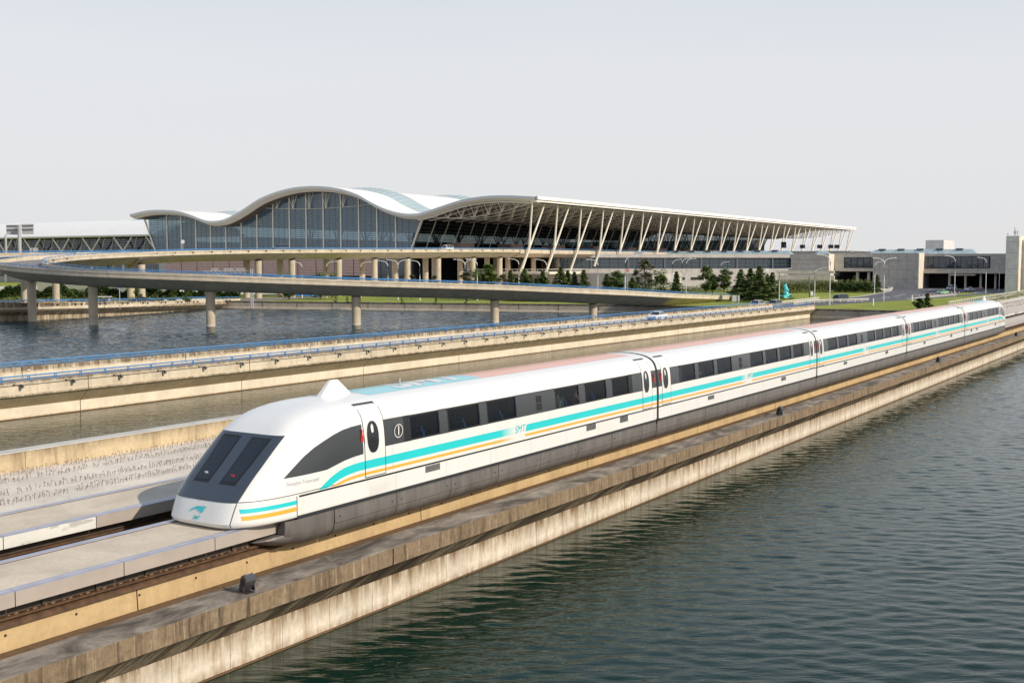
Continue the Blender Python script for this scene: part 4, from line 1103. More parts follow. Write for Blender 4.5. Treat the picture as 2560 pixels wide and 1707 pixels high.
# ------------------------------------------------------------------ terminal
TY0, TY1 = 345.0, 747.0
TOP = [(-396.5,30.25),(-393.93,30.48),(-389,31.2),(-383.02,31.67),(-375.91,31.64),(-366.15,31.0),(-357.98,29.3),(-349.96,26.9),(-344.67,26.12),(-338.11,26.45),(-331.6,28.2),(-325.17,30.75),(-316.33,34.6),(-307.09,37.08),(-298.07,38.5),(-289.24,38.9),(-280.61,38.46),(-272.16,37.2),(-263.89,34.9),(-257.5,31.9),(-251.45,29.4),(-246.17,27.82),(-240.96,26.87),(-236.83,26.65),(-231.72,27.1),(-225.67,28.6),(-218.24,30.4),(-213.37,31.3),(-206.17,32.1),(-199.11,32.3),(-192.18,32.05),(-186.27,31.65),(-182.2,31.3)]
def dense(tab, n):
    pts = smooth_path([(x, 0, z) for x, z in tab], n); return [(p.x, p.z) for p in pts]
TP = dense(TOP, 3)
term = thing('airport_terminal', 'airport terminal with white wavy roof and leaning V shaped columns', 'terminal', (-290, 350, ZG))
def rz_(x): return interp(TP, x)
TH = 1.25
rf = MB()
for a, b in ((TY0, TY1),):
    n = len(TP)
    top = [(x, z) for x, z in TP]
    rf.grid([[(x, y, z) for x, z in top] for y in frange(a+.3, b, 20)])
roof = rf.build('roof', M['roofw'], term, 60)
def thick(x): return .95+.0*x
fa = MB(); fa.grid([[(x, TY0, z+.02) for x, z in TP], [(x, TY0, z-thick(x)) for x, z in TP]]); fa.grid([[(x, TY0, z+.02) for x, z in TP], [(x, TY0+.35, z+.03) for x, z in TP]])
fa.build('end_fascia', M['fascia'], roof)
MB().grid([[(x, TY0, z-thick(x)) for x, z in TP], [(x, TY0+3.0, z-2.05) for x, z in TP]]).build('end_soffit', M['fascia_l'], roof, 60)
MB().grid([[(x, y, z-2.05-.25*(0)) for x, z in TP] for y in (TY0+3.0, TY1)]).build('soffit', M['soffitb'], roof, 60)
MB().grid([[(x, TY1, z) for x, z in TP], [(x, TY1, z-1.9) for x, z in TP]]).build('end_fascia', M['fascia'], roof)
e = MB(); e.box(-182.6, -181.6, TY0, TY1, 30.35, 31.55).box(-183.4, -182.1, TY0, TY1, 29.6, 30.2); e.build('canopy_edge', M['roofw'], roof)
e = MB()
for k in range(1, 45): e.box(-181.62, -181.57, TY0+9*k-.06, TY0+9*k+.06, 30.35, 31.55)
e.build('edge_joint', M['steelg'], roof, kind='stuff')
# standing seams on the roof, spaced so that they read as fine lines
sm = MB()
for k in range(1, 44):
    y = TY0+9.1*k; sm.grid([[(x, y-.08, z+.05) for x, z in TP], [(x, y+.08, z+.05) for x, z in TP]])
sm.build('roof_seam', M['fascia_l'], roof, kind='stuff')
# glazed rooflight hoods following the crests
for (x0, x1, ys) in ((-292,-248,[372,432,492,552,612,672]), (-225,-190,[400,470,540,610,680]), (-378,-350,[380,450,520])):
    for y in ys:
        rows = []
        for i in range(17):
            f = i/16; x = x0+(x1-x0)*f; hgt = 1.5*sin(pi*f)**.7
            rows.append([(x, y-7.5+15*k/8, rz_(x)+.02+hgt*sin(pi*k/8)) for k in range(9)])
        MB().grid(rows).build('rooflight', M['skyglass'], roof, 60)
        rb_ = MB()
        for i in range(1, 16): rb_.path([(p[0], p[1], p[2]+.03) for p in rows[i]], .05, 3, False)
        rb_.build('rooflight_rib', M['steelw'], roof, kind='stuff')
# end facade
GY = 353.0
XB0, XB1 = -388.5, -243.5          # base corners at z = 14
XT0, XT1 = -396.3, -238.0
ZD = 14.0
def gtop(x): return rz_(x)-1.95
def xleft(z): return XB0+(XT0-XB0)*(z-ZD)/(29.3-ZD)
def xright(z): return XB1+(XT1-XB1)*(z-ZD)/(25-ZD)
muls = [-241.5-9.30*k for k in range(16)]
endw = None
mm_ = MB()
for x in muls:
    if x < -246:
        MB().box(x-.20, x+.20, GY-.45, GY-.02, ZD-1.2, gtop(x)+.15).build('mullion', M['steelw'], term)
for (xa, za, xb, zb) in ((XB0, ZD-1.2, XT0, 29.2), (XB1, ZD-1.2, XT1, 25.0)):
    MB().path([(xa, GY-.3, za), (xb, GY-.3, zb)], .42, 6).build('edge_column', M['steelw'], term)
# panes: three per bay, each a real sheet in a fine frame; nearest 300 single, the rest joined
PW, PH = 3.1, 1.66
cells = []
xs = []
for i in range(len(muls)):
    for j in range(3): xs.append(muls[i]-PW*(j+1))
xs = [-241.5-PW*(k+1)+0 for k in range(-1, 49)]
for x in xs:
    z = ZD-.9
    while True:
        zt = z+PH
        xl, xr = x, x+PW
        if min(gtop(xl), gtop(xr)) < zt: break
        if xr <= xright(z)-.1 and xl >= xleft(z)+.1: cells.append((x, z))
        z = zt
pm = MB().add([(.002,0,.002),(PW-.002,0,.002),(PW-.002,0,PH-.002),(.002,0,PH-.002)], [(0,1,2,3)]).mesh('glass_pane', M['endglass'])
cells.sort(key=lambda c: -c[0])
rnd = random.Random(5)
for i, (x, z) in enumerate(cells[:300]): inst('glass_pane', pm, term, (x, GY, z), (rnd.gauss(0,.004), 0, rnd.gauss(0,.004)))
mb = MB()
for x, z in cells[300:]:
    d = rnd.gauss(0,.008); e2 = rnd.gauss(0,.008)
    mb.add([(x+.002,GY,z+.002),(x+PW-.002,GY+d,z+.002),(x+PW-.002,GY+d+e2,z+PH-.002),(x+.002,GY+e2,z+PH-.002)], [(0,1,2,3)])
mb.build('glass_pane', M['endglass'], term, kind='stuff')
# shaped top, left and right panes that follow the roof and the slanted edges
mb = MB(); cs = set((round(x,2), round(z,2)) for x, z in cells)
for x in xs:
    col_ = [z for (cx_, z) in cells if abs(cx_-x) < .01]; xl, xr = x, x+PW
    if not col_:
        # edge triangles
        if xr < XT0 or xl > XT1: continue
        z0 = ZD-.9; a, b = max(xl, XT0), min(xr, XT1)
        mb.add([(max(a, xleft(z0)) if a < XB0 else a, GY, z0),(min(b, xright(z0)), GY, z0),(min(b, xright(gtop(b))), GY, gtop(b)),(max(a, xleft(gtop(a))), GY, gtop(a))], [(0,1,2,3)]); continue
    zt = max(col_)+PH; zb = min(col_)
    mb.add([(xl,GY,zt+.03),(xr,GY,zt+.03),(xr,GY,gtop(xr)+.1),(xl,GY,gtop(xl)+.1)], [(0,1,2,3)])
    if zb > ZD-.8: mb.add([(min(xl,max(xl,xleft(ZD-.9))) if xl > -300 else max(xl,xleft(ZD-.9)),GY,ZD-.9),(xr,GY,ZD-.9),(xr,GY,zb),(xl,GY,zb)], [(0,1,2,3)])
mb.build('edge_pane', M['endglass'], term, kind='stuff')
# fine glazing bars
mb = MB(); z = ZD-.9
while z < 37:
    ls = []
    for k in range(400):
        x = -396+k*.4
        if xleft(z) < x < xright(z) and gtop(x) > z: ls.append(x)
    if ls:
        st = ls[0]; pv = ls[0]
        for x in ls[1:]+[1e9]:
            if x-pv > .5: mb.box(st, pv, GY-.06, GY-.02, z-.08, z+.08); st = x
            pv = x
    z += PH/2
for x in xs:
    if gtop(x) > ZD and XB0 < x < XB1: mb.box(x-.035, x+.035, GY-.08, GY-.02, ZD-.9, gtop(x))
mb.build('glazing_bar', M['bar'], term, kind='stuff')
# tie and struts outside the tall glass bays
tie = MB(); pts = [(x, GY-.9, 31.4-1.15*sin(pi*(x+322)/(322-258))) for x in [-322+k*64/16 for k in range(17)]]
tie.path(pts, .10, 4)
tie.build('tie_rod', M['steelw'], term)
for x in (-313,-304,-295,-286,-277):
    z = interp([(p[0], p[2]) for p in pts], x)
    mb = MB()
    for d in (-2.2, -.4, .6, 2.2): mb.tube((x, GY-.9, z), (x+d, GY-.9, rz_(x+d)-1.9), .09, 5)
    mb.build('strut', M['steelw'], term, kind='stuff')
# masonry base below the departures level
MB().box(-383, -263, 353.6, 740, ZG, ZD-1.2).build('tiled_base', M['pink'], term)
jm = MB()
for k in range(1, 12): jm.box(-383+k*10-.12, -383+k*10+.12, 353.52, 353.61, ZG, ZD-1.3)
for k in range(1, 12): jm.box(-383, -263, 353.54, 353.60, ZG+k*1.2-.03, ZG+k*1.2+.03)
jm.build('tile_joint', M['rust'], term, kind='stuff')
MB().box(-330, -262.9, 353.4, 353.58, 1.0, 3.0).build('base_window', M['dark'], term)
MB().box(-398, -383.01, 354, 740, ZG, ZD-1.2).build('corner_block', M['stn'], term)
for x0 in (-397,-392.5): MB().box(x0, x0+4, 353.85, 353.98, 3, 8).build('base_window', M['stnglass'], term)
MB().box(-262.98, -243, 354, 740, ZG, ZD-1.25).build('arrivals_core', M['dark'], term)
for k in range(5): MB().box(-262.9+3.9*k, -262.9+3.9*k+3.6, 353.7, 353.9, ZG+.5, ZD-1.8).build('base_window', M['stnglass'], term)
# departures floor and deck in front of it
MB().box(-396, -190.2, 354.1, TY1, ZD-1.24, ZD-1.05).build('departures_floor', M['stn'], term)
dk = MB(); dk.prism([(-189.5,12.95),(-189.5,11.6),(-190.6,11.0),(-193,10.2),(-238,10.2),(-240,12.7),(-190,12.7),(-190,12.95)], 346.2, TY1)
dk.build('departures_deck', M['ramp_par'], term)
dr = thing('blue_railing', 'blue railing along the departures deck behind the V columns', 'railing', (-189.8, 346, 12.95), 'blue bridge railings')
MB().path([(-189.8,346,13.5),(-189.8,TY1,13.5)], .07, 4).build('top_rail', M['blue'], dr)
MB().path([(-189.8,346,13.2),(-189.8,TY1,13.2)], .05, 4).build('lower_rail', M['blue'], dr)
for k in range(134): inst('railing_post', PM2, dr, (-189.8, 346+3*k, 12.95), (0,0,0), (1,1,1.3))
for k in range(23):
    y = 349.5+18*k
    pier(term, -197, y, ZG, 10.0, .9, False); pier(term, -214, y, ZG, 10.0, .95, False)
    pier(term, -230, y, ZG, 10.0, .95, False)
# front glass wall, leaning outward
for k in range(44):
    y = GY+8.95*k
    fm = MB().path([(XB1, y, ZD-1.0), (XT1, y, 24.75)], .22 if k else .4, 4)
    fm.build('front_mullion', M['steelw'], term)
    if k < 43:
        MB().add([(XB1-.25, y+.1, ZD-1.0), (XB1-.25, y+8.85, ZD-1.0), (XT1-.25, y+8.85, 24.75), (XT1-.25, y+.1, 24.75)], [(0,1,2,3)]).build('front_glass', M['frontglass'], term)
bar = MB()
for j in range(1, 8):
    f = j/8; x = XB1+(XT1-XB1)*f-.15; z = ZD-1+(25.75-ZD)*f; bar.box(x-.05, x+.05, GY, TY1-8, z-.06, z+.06)
bar.build('glazing_bar', M['bar'], term, kind='stuff')
# back wall of glass and inner tree columns seen through the front
bk = MB()
for k in range(44):
    y = GY+8.95*k; bk.add([(-391, y+.2, ZD), (-391, y+8.8, ZD), (-394, y+8.8, 28.5), (-394, y+.2, 28.5)], [(0,1,2,3)])
bk.build('back_glass', M['backglass'], term, kind='stuff')
MB().box(-392.5, -392, 354.5, 740, ZD-1, ZD+4.4).build('dark_screen_wall', M['soffitb'], term)  # added dark wall, blocks the sky behind the lower end glass
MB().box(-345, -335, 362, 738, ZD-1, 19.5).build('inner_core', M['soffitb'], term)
MB().box(-395, -240, TY1-9.2, TY1-9, ZD-1, 24).build('far_end_wall', M['endglass'], term)
ic = MB()
for k in range(22):
    y = 358+18*k
    for x in (-262, -300):
        ic.tube((x, y, ZD-1), (x, y, ZD+3), .35, 6)
        for dx, dy in ((-6,-5),(-6,5),(6,-5),(6,5)): ic.tube((x, y, ZD+3), (x+dx, y+dy, rz_(x+dx)-2.2), .22, 5)
ic.build('inner_column', M['soffitb'], term, kind='stuff')
for y in range(372, 740, 37):
    MB().box(-240, -233, y, y+9, 12.7, 16.2).box(-232.95, -232.9, y+1.5, y+7.5, 12.8, 15.2).build('entrance_vestibule', M['pink'], term)
# V columns
for k in range(23):
    y = 349.5+18*k
    vb = Vector((-192.0, y, 3.5)); vj = Vector((-187.3, y, 15.2))
    if k > 2: vb = Vector((-190.4, y, 7.0))
    o = MB().path([vb, vj-(vj-vb).normalized()*.2], [.56,.52], 10).build('v_column', M['steelw'], term, 50)
    for s in (-1, 1):
        MB().path([vj-(vj-vb).normalized()*1.2+Vector((0,s*.22,0)), Vector((-183.9, y+4.45*s, 29.8))], [.40,.30], 10).build('column_arm', M['steelw'], o, 50)
# bowstring roof trusses with V struts under the canopy
for k in range(46):
    y = TY0+3.5+9.0*k-.0
    if y > TY1-2: break
    y = 345.05+.6+9.0*k if k else 347.5
    ties = []
    for i in range(17):
        f = i/16; x = -233+f*(48.5); zc = 25.6+f*4.3-2.6*sin(pi*f)**.9*1.0
        ties.append((x, y, zc))
    tr = MB().path(ties, .09, 4).build('truss_tie', M['steelw'], term)
    mb = MB()
    for x in (-228,-222,-216,-210,-204,-198,-192):
        z = interp([(p[0], p[2]) for p in ties], x)
        for d in (-1.6, 1.6): mb.tube((x, y, z), (x+d, y-.9 if d < 0 else y+.9, rz_(x+d)-2.0), .085, 4)
        if k == 0 or k % 1 == 0: mb.tube((x, y, z), (x+.3, y+1.2, rz_(x+.3)-2.0), .07, 4)
    mb.build('truss_strut', M['steelw'], tr, kind='stuff')
    MB().grid([[(x, y+dy, rz_(x)-2.06-dz) for x in [-236+3*i for i in range(18)]] for dy, dz in ((-.2,0),(-.2,.35),(.2,.35),(.2,0))]).build('roof_beam', M['fascia_l'], tr)

# ------------------------------------------------------------------ left concourse
con = thing('concourse', 'long low concourse with white barrel roof left of the terminal', 'terminal', (-470, 365, ZG))
CYc = 372.0
pr = []
for i in range(15):
    a = i/14; pr.append((CYc-4+50*a, 21.7+8.6*sin(pi*a)**.8))
rf2 = MB().grid([[(x, y, z) for y, z in pr] for x in frange(-760, -398, 30)]).build('barrel_roof', M['roofw'], con, 60)
MB().box(-760, -398, CYc-4.6, CYc-3.9, 21.2, 21.95).build('eaves_gutter', M['fascia_l'], rf2)
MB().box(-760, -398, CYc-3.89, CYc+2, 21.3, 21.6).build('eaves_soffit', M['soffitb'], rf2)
for x in range(-440, -398, 15):
    rows = [[(x-8+16*i/8, CYc+16+14*k/6, 30.0+2.2*sin(pi*i/8)*sin(pi*k/6)) for k in range(7)] for i in range(9)]
    MB().grid(rows).build('rooflight', M['skyglass'], rf2, 60)
for k in range(40): MB().add([(-760+9.05*k+.15, CYc+.5, 11), (-760+9.05*(k+1)-.15, CYc+.5, 11), (-760+9.05*(k+1)-.15, CYc+1.2, 21), (-760+9.05*k+.15, CYc+1.2, 21)], [(0,1,2,3)]).build('glass_wall', M['stnglass'], con)
bar = MB()
for j in range(9): bar.box(-760, -398, CYc+.35, CYc+.45, 11+j*1.2, 11.12+j*1.2)
bar.build('glazing_bar', M['dark'], con, kind='stuff')
MB().box(-760, -398, CYc+8, CYc+40, 10, 11).build('upper_floor', M['stn'], con)
MB().box(-760, -398, CYc+12, CYc+12.4, 11, 21).build('inner_wall', M['soffitb'], con)
for k in range(13):
    x = -407.5-23.6*k
    mb = MB().path([(x, CYc-3.0, 14.0), (x-6.8, CYc-3.2, 21.0)], .38, 8); mb.build('v_column', M['steelw'], con)
    MB().path([(x, CYc-3.0, 14.0), (x+6.8, CYc-3.2, 21.0)], .38, 8).build('v_column', M['steelw'], con)
    MB().path([(x, CYc-3.0, ZG), (x, CYc-3.0, 14.2)], .6, 8).build('v_column', M['steelw'], con)
    MB().path([(x-13.2, CYc-1, 10.5), (x-9.2, CYc-1, 21.0)], .13, 6).build('thin_column', M['steelw'], con)
    MB().path([(x+3.6, CYc-1, 10.5), (x+7.6, CYc-1, 21.0)], .13, 6).build('thin_column', M['steelw'], con)
MB().box(-760, -398.2, CYc+2, CYc+40, ZG, 9.9).build('lower_storey', M['stn'], con)
for k in range(30): MB().box(-756+12*k, -746+12*k, CYc+1.8, CYc+1.95, 1.5, 8.5).build('window', M['stnglass'], con)
# long cream retaining wall and hedge on the left
wl = single('garden_wall', MB().box(-330, -258, 250, 251, ZG, 2.4), M['cream'], 'long low cream wall behind the dark hedge at the left', 'wall', (-290, 250, ZG))

# ------------------------------------------------------------------ concrete interchange station on the right
def px_x(px, Y): return at(px, 650, Y=Y).x
YA, YC, Y2 = 457.0, 458.0, 398.0
stn = thing('station_building', 'long grey concrete interchange station with ribbon windows', 'building', (-130, 400, ZG))
xA0, xA1, xB1 = px_x(1606, YA), px_x(1978, YA), px_x(2071, YA)
def zpx(px, py, Y): return at(px, py, Y=Y).z
zt = zpx(1978, 635.5, YA); zw1 = zpx(1978, 644.5, YA); zw0 = zpx(1978, 671.5, YA)
wallbox_ = None
def wallbox(x0, x1, y0, y1, z0, z1, mat, name='wall'): return MB().box(min(x0,x1), max(x0,x1), y0, y1, z0, z1).build(name, M[mat], stn)
P0 = Vector((px_x(1385, 392), 392, 0)); P1 = Vector((xA1, YA, 0)); PA = math.atan2((P1-P0).y, (P1-P0).x); PL = (P1-P0).length; PN = Vector((sin(PA), -cos(PA), 0))
def seg(l0, l1, z0, z1, d0, d1, mat, name, mb=None):      # a block along the slanting front: l along it, d behind it
    c = P0+(P1-P0).normalized()*((l0+l1)/2)-PN*((d0+d1)/2)
    m_ = (mb or MB()).obox((c.x, c.y, (z0+z1)/2), (l1-l0, d1-d0, z1-z0), PA)
    return m_ if mb else m_.build(name, M[mat], stn)
seg(0, PL-.1, zw1, zt-.03, 0, 8, 'stn', 'parapet'); seg(0, PL-.1, ZG, zw0, .02, 8, 'stn', 'wall'); seg(0, PL-.1, zw0, zw1, 7.4, 7.9, 'dark', 'inner_wall')
seg(0, PL-.1, zt-1.2, zt-.1, 8.01, 60, 'stn', 'roof_deck'); seg(-.5, -.01, ZG, zt-.05, .5, 8, 'stn2', 'end_wall')
n = 26; wp_ = (PL-.2)/n
for k in range(n):
    x0 = wp_*k
    if k % 4 == 0: seg(x0-.3, x0+.3, zw0, zw1, .3, 1.0, 'bar', 'mullion')
    c0_ = P0+(P1-P0).normalized()*(x0+.15)-PN*.8; c1_ = P0+(P1-P0).normalized()*(x0+wp_-.15)-PN*.8
    MB().add([(c0_.x,c0_.y,zw0+.1),(c1_.x,c1_.y,zw0+.1),(c1_.x,c1_.y,zw1-.1),(c0_.x,c0_.y,zw1-.1)], [(0,1,2,3)]).build('window', M['stnglass'], stn)
mb = MB()
for z in (zw0+.05, (zw0*2+zw1)/3, (zw0+zw1*2)/3, zw1-.05): seg(0, PL-.2, z-.06, z+.06, .64, .70, '', '', mb)
for k in range(n*2): seg(wp_*k/2-.05, wp_*k/2+.05, zw0, zw1, .64, .70, '', '', mb)
mb.build('glazing_bar', M['bar'], stn, kind='stuff')
mb = MB(); seg(0, PL*.42, zt+.9, zt+1.0, .3, .4, '', '', mb)
for k in range(90): seg(PL*.42*k/89-.04, PL*.42*k/89+.04, zt-.05, zt+.9, .3, .4, '', '', mb)
mb.build('roof_fence', M['steelg'], stn, kind='stuff')
def l_of(px):                                             # where a photograph column crosses the slanting front
    a = at(px, 690, D=300)-CAM; a.z = 0; d = (P1-P0).normalized(); q = CAM.copy(); q.z = 0
    den = a.x*d.y-a.y*d.x; return ((P0-q).x*a.y-(P0-q).y*a.x)/den*(-1) if False else (a.x*(q-P0).y-a.y*(q-P0).x)/(a.x*d.y-a.y*d.x)
for a, b in ((1497,1540),(1552,1580),(1606,1650),(1673,1712),(1727,1760),(1787,1826)):
    zz0 = zpx(1900,699,YA); seg(l_of(a), l_of(b), zz0, zz0+1.15, -.03, .01, 'dark', 'slit_window')
wallbox(xA1, xB1, YA-.3, YA+12, ZG, zt+.02, 'stn')
wallbox(xA0, xA1, YA+8.5, YA+9, zw0, zw1, 'dark', 'inner_wall')
# cream ramp wall in front
YR = 430.0
for z0, z1, x0, x1 in ((699.5,688.5,1944,2086),(684,677,1942,2086)): wallbox(px_x(x0,YR), px_x(x1,YR), YR, YR+.6, zpx(2000,z0,YR), zpx(2000,z1,YR), 'cream', 'ramp_wall')
for a in (1962,1968,1990,2012,2036,2058,2072): wallbox(px_x(a,YR), px_x(a+2.5,YR), YR+.05, YR+.55, zpx(2000,688.6,YR), zpx(2000,683.9,YR), 'cream', 'ramp_post')
wallbox(px_x(1944,YR), px_x(2086,YR), YR+.2, YR+5, ZG, zpx(2000,699.5,YR), 'stn', 'ramp_base')
wallbox(xB1, xB1+.35, YA-.3+.01, YA+6.9, ZG, zt+.02, 'cream', 'sun_toned_side')  # thin slab with warm sunlight painted into its colour
# recessed bay C, solid D, garage E
def zc(py): return zpx(2300, py, YC)
xC1, xD1, xD2, xE1 = px_x(2183, YC), px_x(2295, YC), px_x(2305, YC), px_x(2480, YC)
xC0 = xB1-2
ztop = zc(632.5)
wallbox(xC0, xC1, YC+6, YC+7, zc(679), ztop, 'stn2')
wx0, wx1 = px_x(2112, YC+6), xC1-.3
for k in range(5):
    a = wx0+(wx1-wx0)*k/5; MB().add([(a+.15,YC+5.9,zc(669)),(a+(wx1-wx0)/5-.15,YC+5.9,zc(669)),(a+(wx1-wx0)/5-.15,YC+5.9,zc(644)),(a+.15,YC+5.9,zc(644))], [(0,1,2,3)]).build('window', M['stnglass'], stn)
wallbox(wx0-.3, wx1+.2, YC+5.92, YC+5.97, zc(670.5), zc(642.5), 'dark', 'window_reveal')
mb = MB()
for z in (zc(652), zc(661)): mb.box(wx0, wx1, YC+5.8, YC+5.88, z-.08, z+.08)
mb.build('glazing_bar', M['bar'], stn, kind='stuff')
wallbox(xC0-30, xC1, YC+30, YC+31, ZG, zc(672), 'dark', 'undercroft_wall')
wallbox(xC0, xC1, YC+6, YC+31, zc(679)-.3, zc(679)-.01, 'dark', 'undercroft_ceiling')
for px in (2141, 2169): wallbox(px_x(px,YC+8), px_x(px+6,YC+8), YC+8, YC+9.5, ZG, zc(679)-.3, 'stn2', 'column')
wallbox(xC1, xD1, YC, YC+60, ZG, ztop+.03, 'stn')
wallbox(xD1, xD1+.4, YC+.02, YC+9, ZG, ztop+.01, 'cream', 'sun_toned_side')  # paler slab paints the sun on this return face
wallbox(xD1+.4, xE1+9, YC+9, YC+60, zc(683), ztop-.3, 'stn')
wallbox(xD1+.4, xE1+9, YC+7.8, YC+9, zc(683.5), zc(674), 'stn2', 'band')
gx0, gx1 = px_x(2307, YC+9), px_x(2473, YC+9)
wallbox(gx0-.4, gx1+.4, YC+8.93, YC+8.98, zc(671), zc(641), 'dark', 'window_reveal')
for k in range(12):
    a = gx0+(gx1-gx0)*k/12; l = (gx1-gx0)/12
    MB().add([(a+.12,YC+8.85,zc(669.5)),(a+l-.12,YC+8.85,zc(669.5)),(a+l-.12,YC+8.85,zc(642.5)),(a+.12,YC+8.85,zc(642.5))], [(0,1,2,3)]).build('window', M['stnglass'], stn)
    if k % 4 == 0: wallbox(a-.25, a+.25, YC+8.5, YC+8.9, zc(671), zc(641), 'bar', 'mullion')
mb = MB()
for z in (zc(652), zc(661)): mb.box(gx0, gx1, YC+8.75, YC+8.83, z-.08, z+.08)
mb.build('glazing_bar', M['bar'], stn, kind='stuff')
# garage: back wall, ceiling, piers
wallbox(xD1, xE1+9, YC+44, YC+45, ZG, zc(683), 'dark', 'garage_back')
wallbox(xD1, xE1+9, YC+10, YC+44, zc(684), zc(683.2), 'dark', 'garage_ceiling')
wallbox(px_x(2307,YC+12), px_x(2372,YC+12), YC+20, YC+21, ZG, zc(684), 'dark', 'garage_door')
for px in (2372, 2412, 2450, 2487): wallbox(px_x(px,YC+11), px_x(px+5,YC+11), YC+11, YC+12.5, ZG, zc(684), 'stn2', 'column')
MB().box(px_x(2374,YC+10), px_x(2440,YC+10), YC+9.5, YC+13, zc(689), zc(685)).build('garage_awning', M['fascia_l'], stn)
wallbox(xE1+9, xE1+16, YC+3, YC+60, ZG, ztop-.6, 'stn')
for z in (zc(652), zc(675), zc(697)): MB().box(xC1+.1, xD1-.1, YC-.02, YC, z-.04, z+.04).build('formwork_joint', M['bar'], stn)
for px in (2200, 2222, 2245, 2268): MB().box(px_x(px,YC)-.04, px_x(px,YC)+.04, YC-.02, YC, ZG+1, ztop).build('formwork_joint', M['bar'], stn)
for z in (zpx(2000,650,YA), zpx(2000,660,YA), zpx(2000,672,YA)): MB().box(xA1+.2, xB1-.3, YA-.33, YA-.3, z-.035, z+.035).build('formwork_joint', M['bar'], stn)
# saw-tooth glass roofs, roof kerb, roof plant
def ridge(x0, x1, Y, z0, h, dpt, nm='glass_roof'):
    o = MB().prism([(0,0)], 0, 0) if False else MB().add([(x0,Y,z0),(x1,Y,z0),(x1-h*1.2,Y+dpt/2,z0+h),(x0+h*1.2,Y+dpt/2,z0+h),(x0,Y+dpt,z0),(x1,Y+dpt,z0)], [(0,1,2,3),(3,2,5,4),(0,3,4),(1,5,2)]).build(nm, M['skyglass'], stn)
    mb = MB(); k = 0; x = x0+1.2
    while x < x1-1:
        mb.tube((x, Y-.02, z0), (x+(1.5 if k % 2 else -1.5), Y+dpt/2, z0+h), .09, 4); x += 2.2; k += 1
    mb.build('roof_rib', M['steelg'], o, kind='stuff')
    k = 0; x = x0+5
    hm = MB().box(-1.3,1.3,-.2,1.4,0,.55).mesh('roof_hatch', M['bar'])
    while x < x1-4: inst('roof_hatch', hm, o, (x, Y+dpt*.33, z0+h*.86)); x += 7.4
ridge(px_x(1660,YA+2), px_x(1977,YA+2), YA+2, zt, 1.5, 5)
ridge(px_x(2170,YC+10), px_x(2440,YC+10), YC+10, ztop-.2, 1.75, 6)
ridge(px_x(2035,YA+6), px_x(2072,YA+6), YA+6, zt, 1.3, 4, 'glass_pyramid'); ridge(px_x(1580,Y2+20), px_x(1606,Y2+20), Y2+20, zt, 1.0, 4, 'glass_pyramid')
wallbox(px_x(1977,YA+14), px_x(2182,YA+14), YA+14, YA+15, zt-3, zt+1.0, 'stn2', 'roof_kerb')
wallbox(px_x(1760,YA+22), px_x(2125,YA+22), YA+22, YA+60, zt-.4, zt+1.2, 'stn2', 'roof_kerb')
MB().box(px_x(1690,YA+22), px_x(2125,YA+22), YA+22.3, YA+59, zt+1.2, zt+1.45).build('roof_planting', M['hedge'], stn)
wallbox(px_x(2313,YC+40), px_x(2358,YC+40), YC+40, YC+62, ztop, zpx(2313,600.5,YC+40), 'tower', 'roof_plant_room')
# dark display boards on the roof behind the canopy end
for px in (1952, 1999, 2042, 2070, 2085):
    MB().box(px_x(px,YC+12), px_x(px+12,YC+12), YC+12, YC+12.6, zpx(px,(621 if px>1960 else 620),YC+12), zpx(px,(612 if px > 1960 else 605),YC+12)).build('roof_sign_board', M['dark'], stn)
mb = MB()
for px in range(1950, 2095, 6): mb.tube((px_x(px,YC+12), YC+12, zt), (px_x(px+5,YC+12), YC+12, zpx(px,613,YC+12)), .06, 3)
mb.build('sign_truss', M['steelg'], stn, kind='stuff')

tw = thing('station_tower', 'pale grey station tower with antennas at the right edge', 'building', tuple(at(2530,733,Z=ZG)))
YT = at(2514,733,Z=ZG).y; tx0, tx1 = at(2514,650,Y=YT).x, at(2545,650,Y=YT).x
ztw = at(2514,590,Y=YT).z
MB().box(tx0, tx1, YT, YT+60, ZG-1, ztw).build('tower_wall', M['tower'], tw)
MB().box(tx1+.001, tx1+.25, YT+.02, YT+60, ZG-1, ztw-.02).build('sun_toned_wall', M['cream'], tw)  # sun on the tower's right face, put in as a paler coloured slab
for z in (at(2530,604,Y=YT).z, at(2530,632,Y=YT).z, at(2530,672,Y=YT).z, at(2530,688,Y=YT).z): MB().box(tx0+.02, tx1-.02, YT-.03, YT, z-.03, z+.03).build('wall_joint', M['bar'], tw)
MB().box(tx1+.3, tx1+20, YT+6, YT+40, ZG-1, ztw-1.2).build('annexe_wall', M['tower'], tw)
MB().box(tx1+1.5, tx1+18, YT+5.5, YT+5.99, ztw-9, ztw-3).build('glazed_oriel', M['stnglass'], tw)
MB().box(tx1+1.2, tx1+18.3, YT+5.7, YT+5.98, ztw-3, ztw-1.7).build('dark_band', M['dark'], tw)
for px, h in ((2535.5, 30), (2539, 26), (2544, 16)):
    p = at(px, 589, Y=YT+3); MB().tube((p.x, p.y, ztw), (p.x, p.y, ztw+h*.085+.4), .07, 5).tube((p.x, p.y, ztw+.6), (p.x, p.y, ztw+1.7), .16, 5).build('antenna', M['steelg'], tw)
MB().tube((tx0+.4, YT+.5, ztw), (tx0+.4, YT+.5, ztw+.55), .08, 6).box(tx0+.2, tx0+.6, YT+.3, YT+.7, ztw+.55, ztw+.8).build('beacon', M['steelg'], tw)
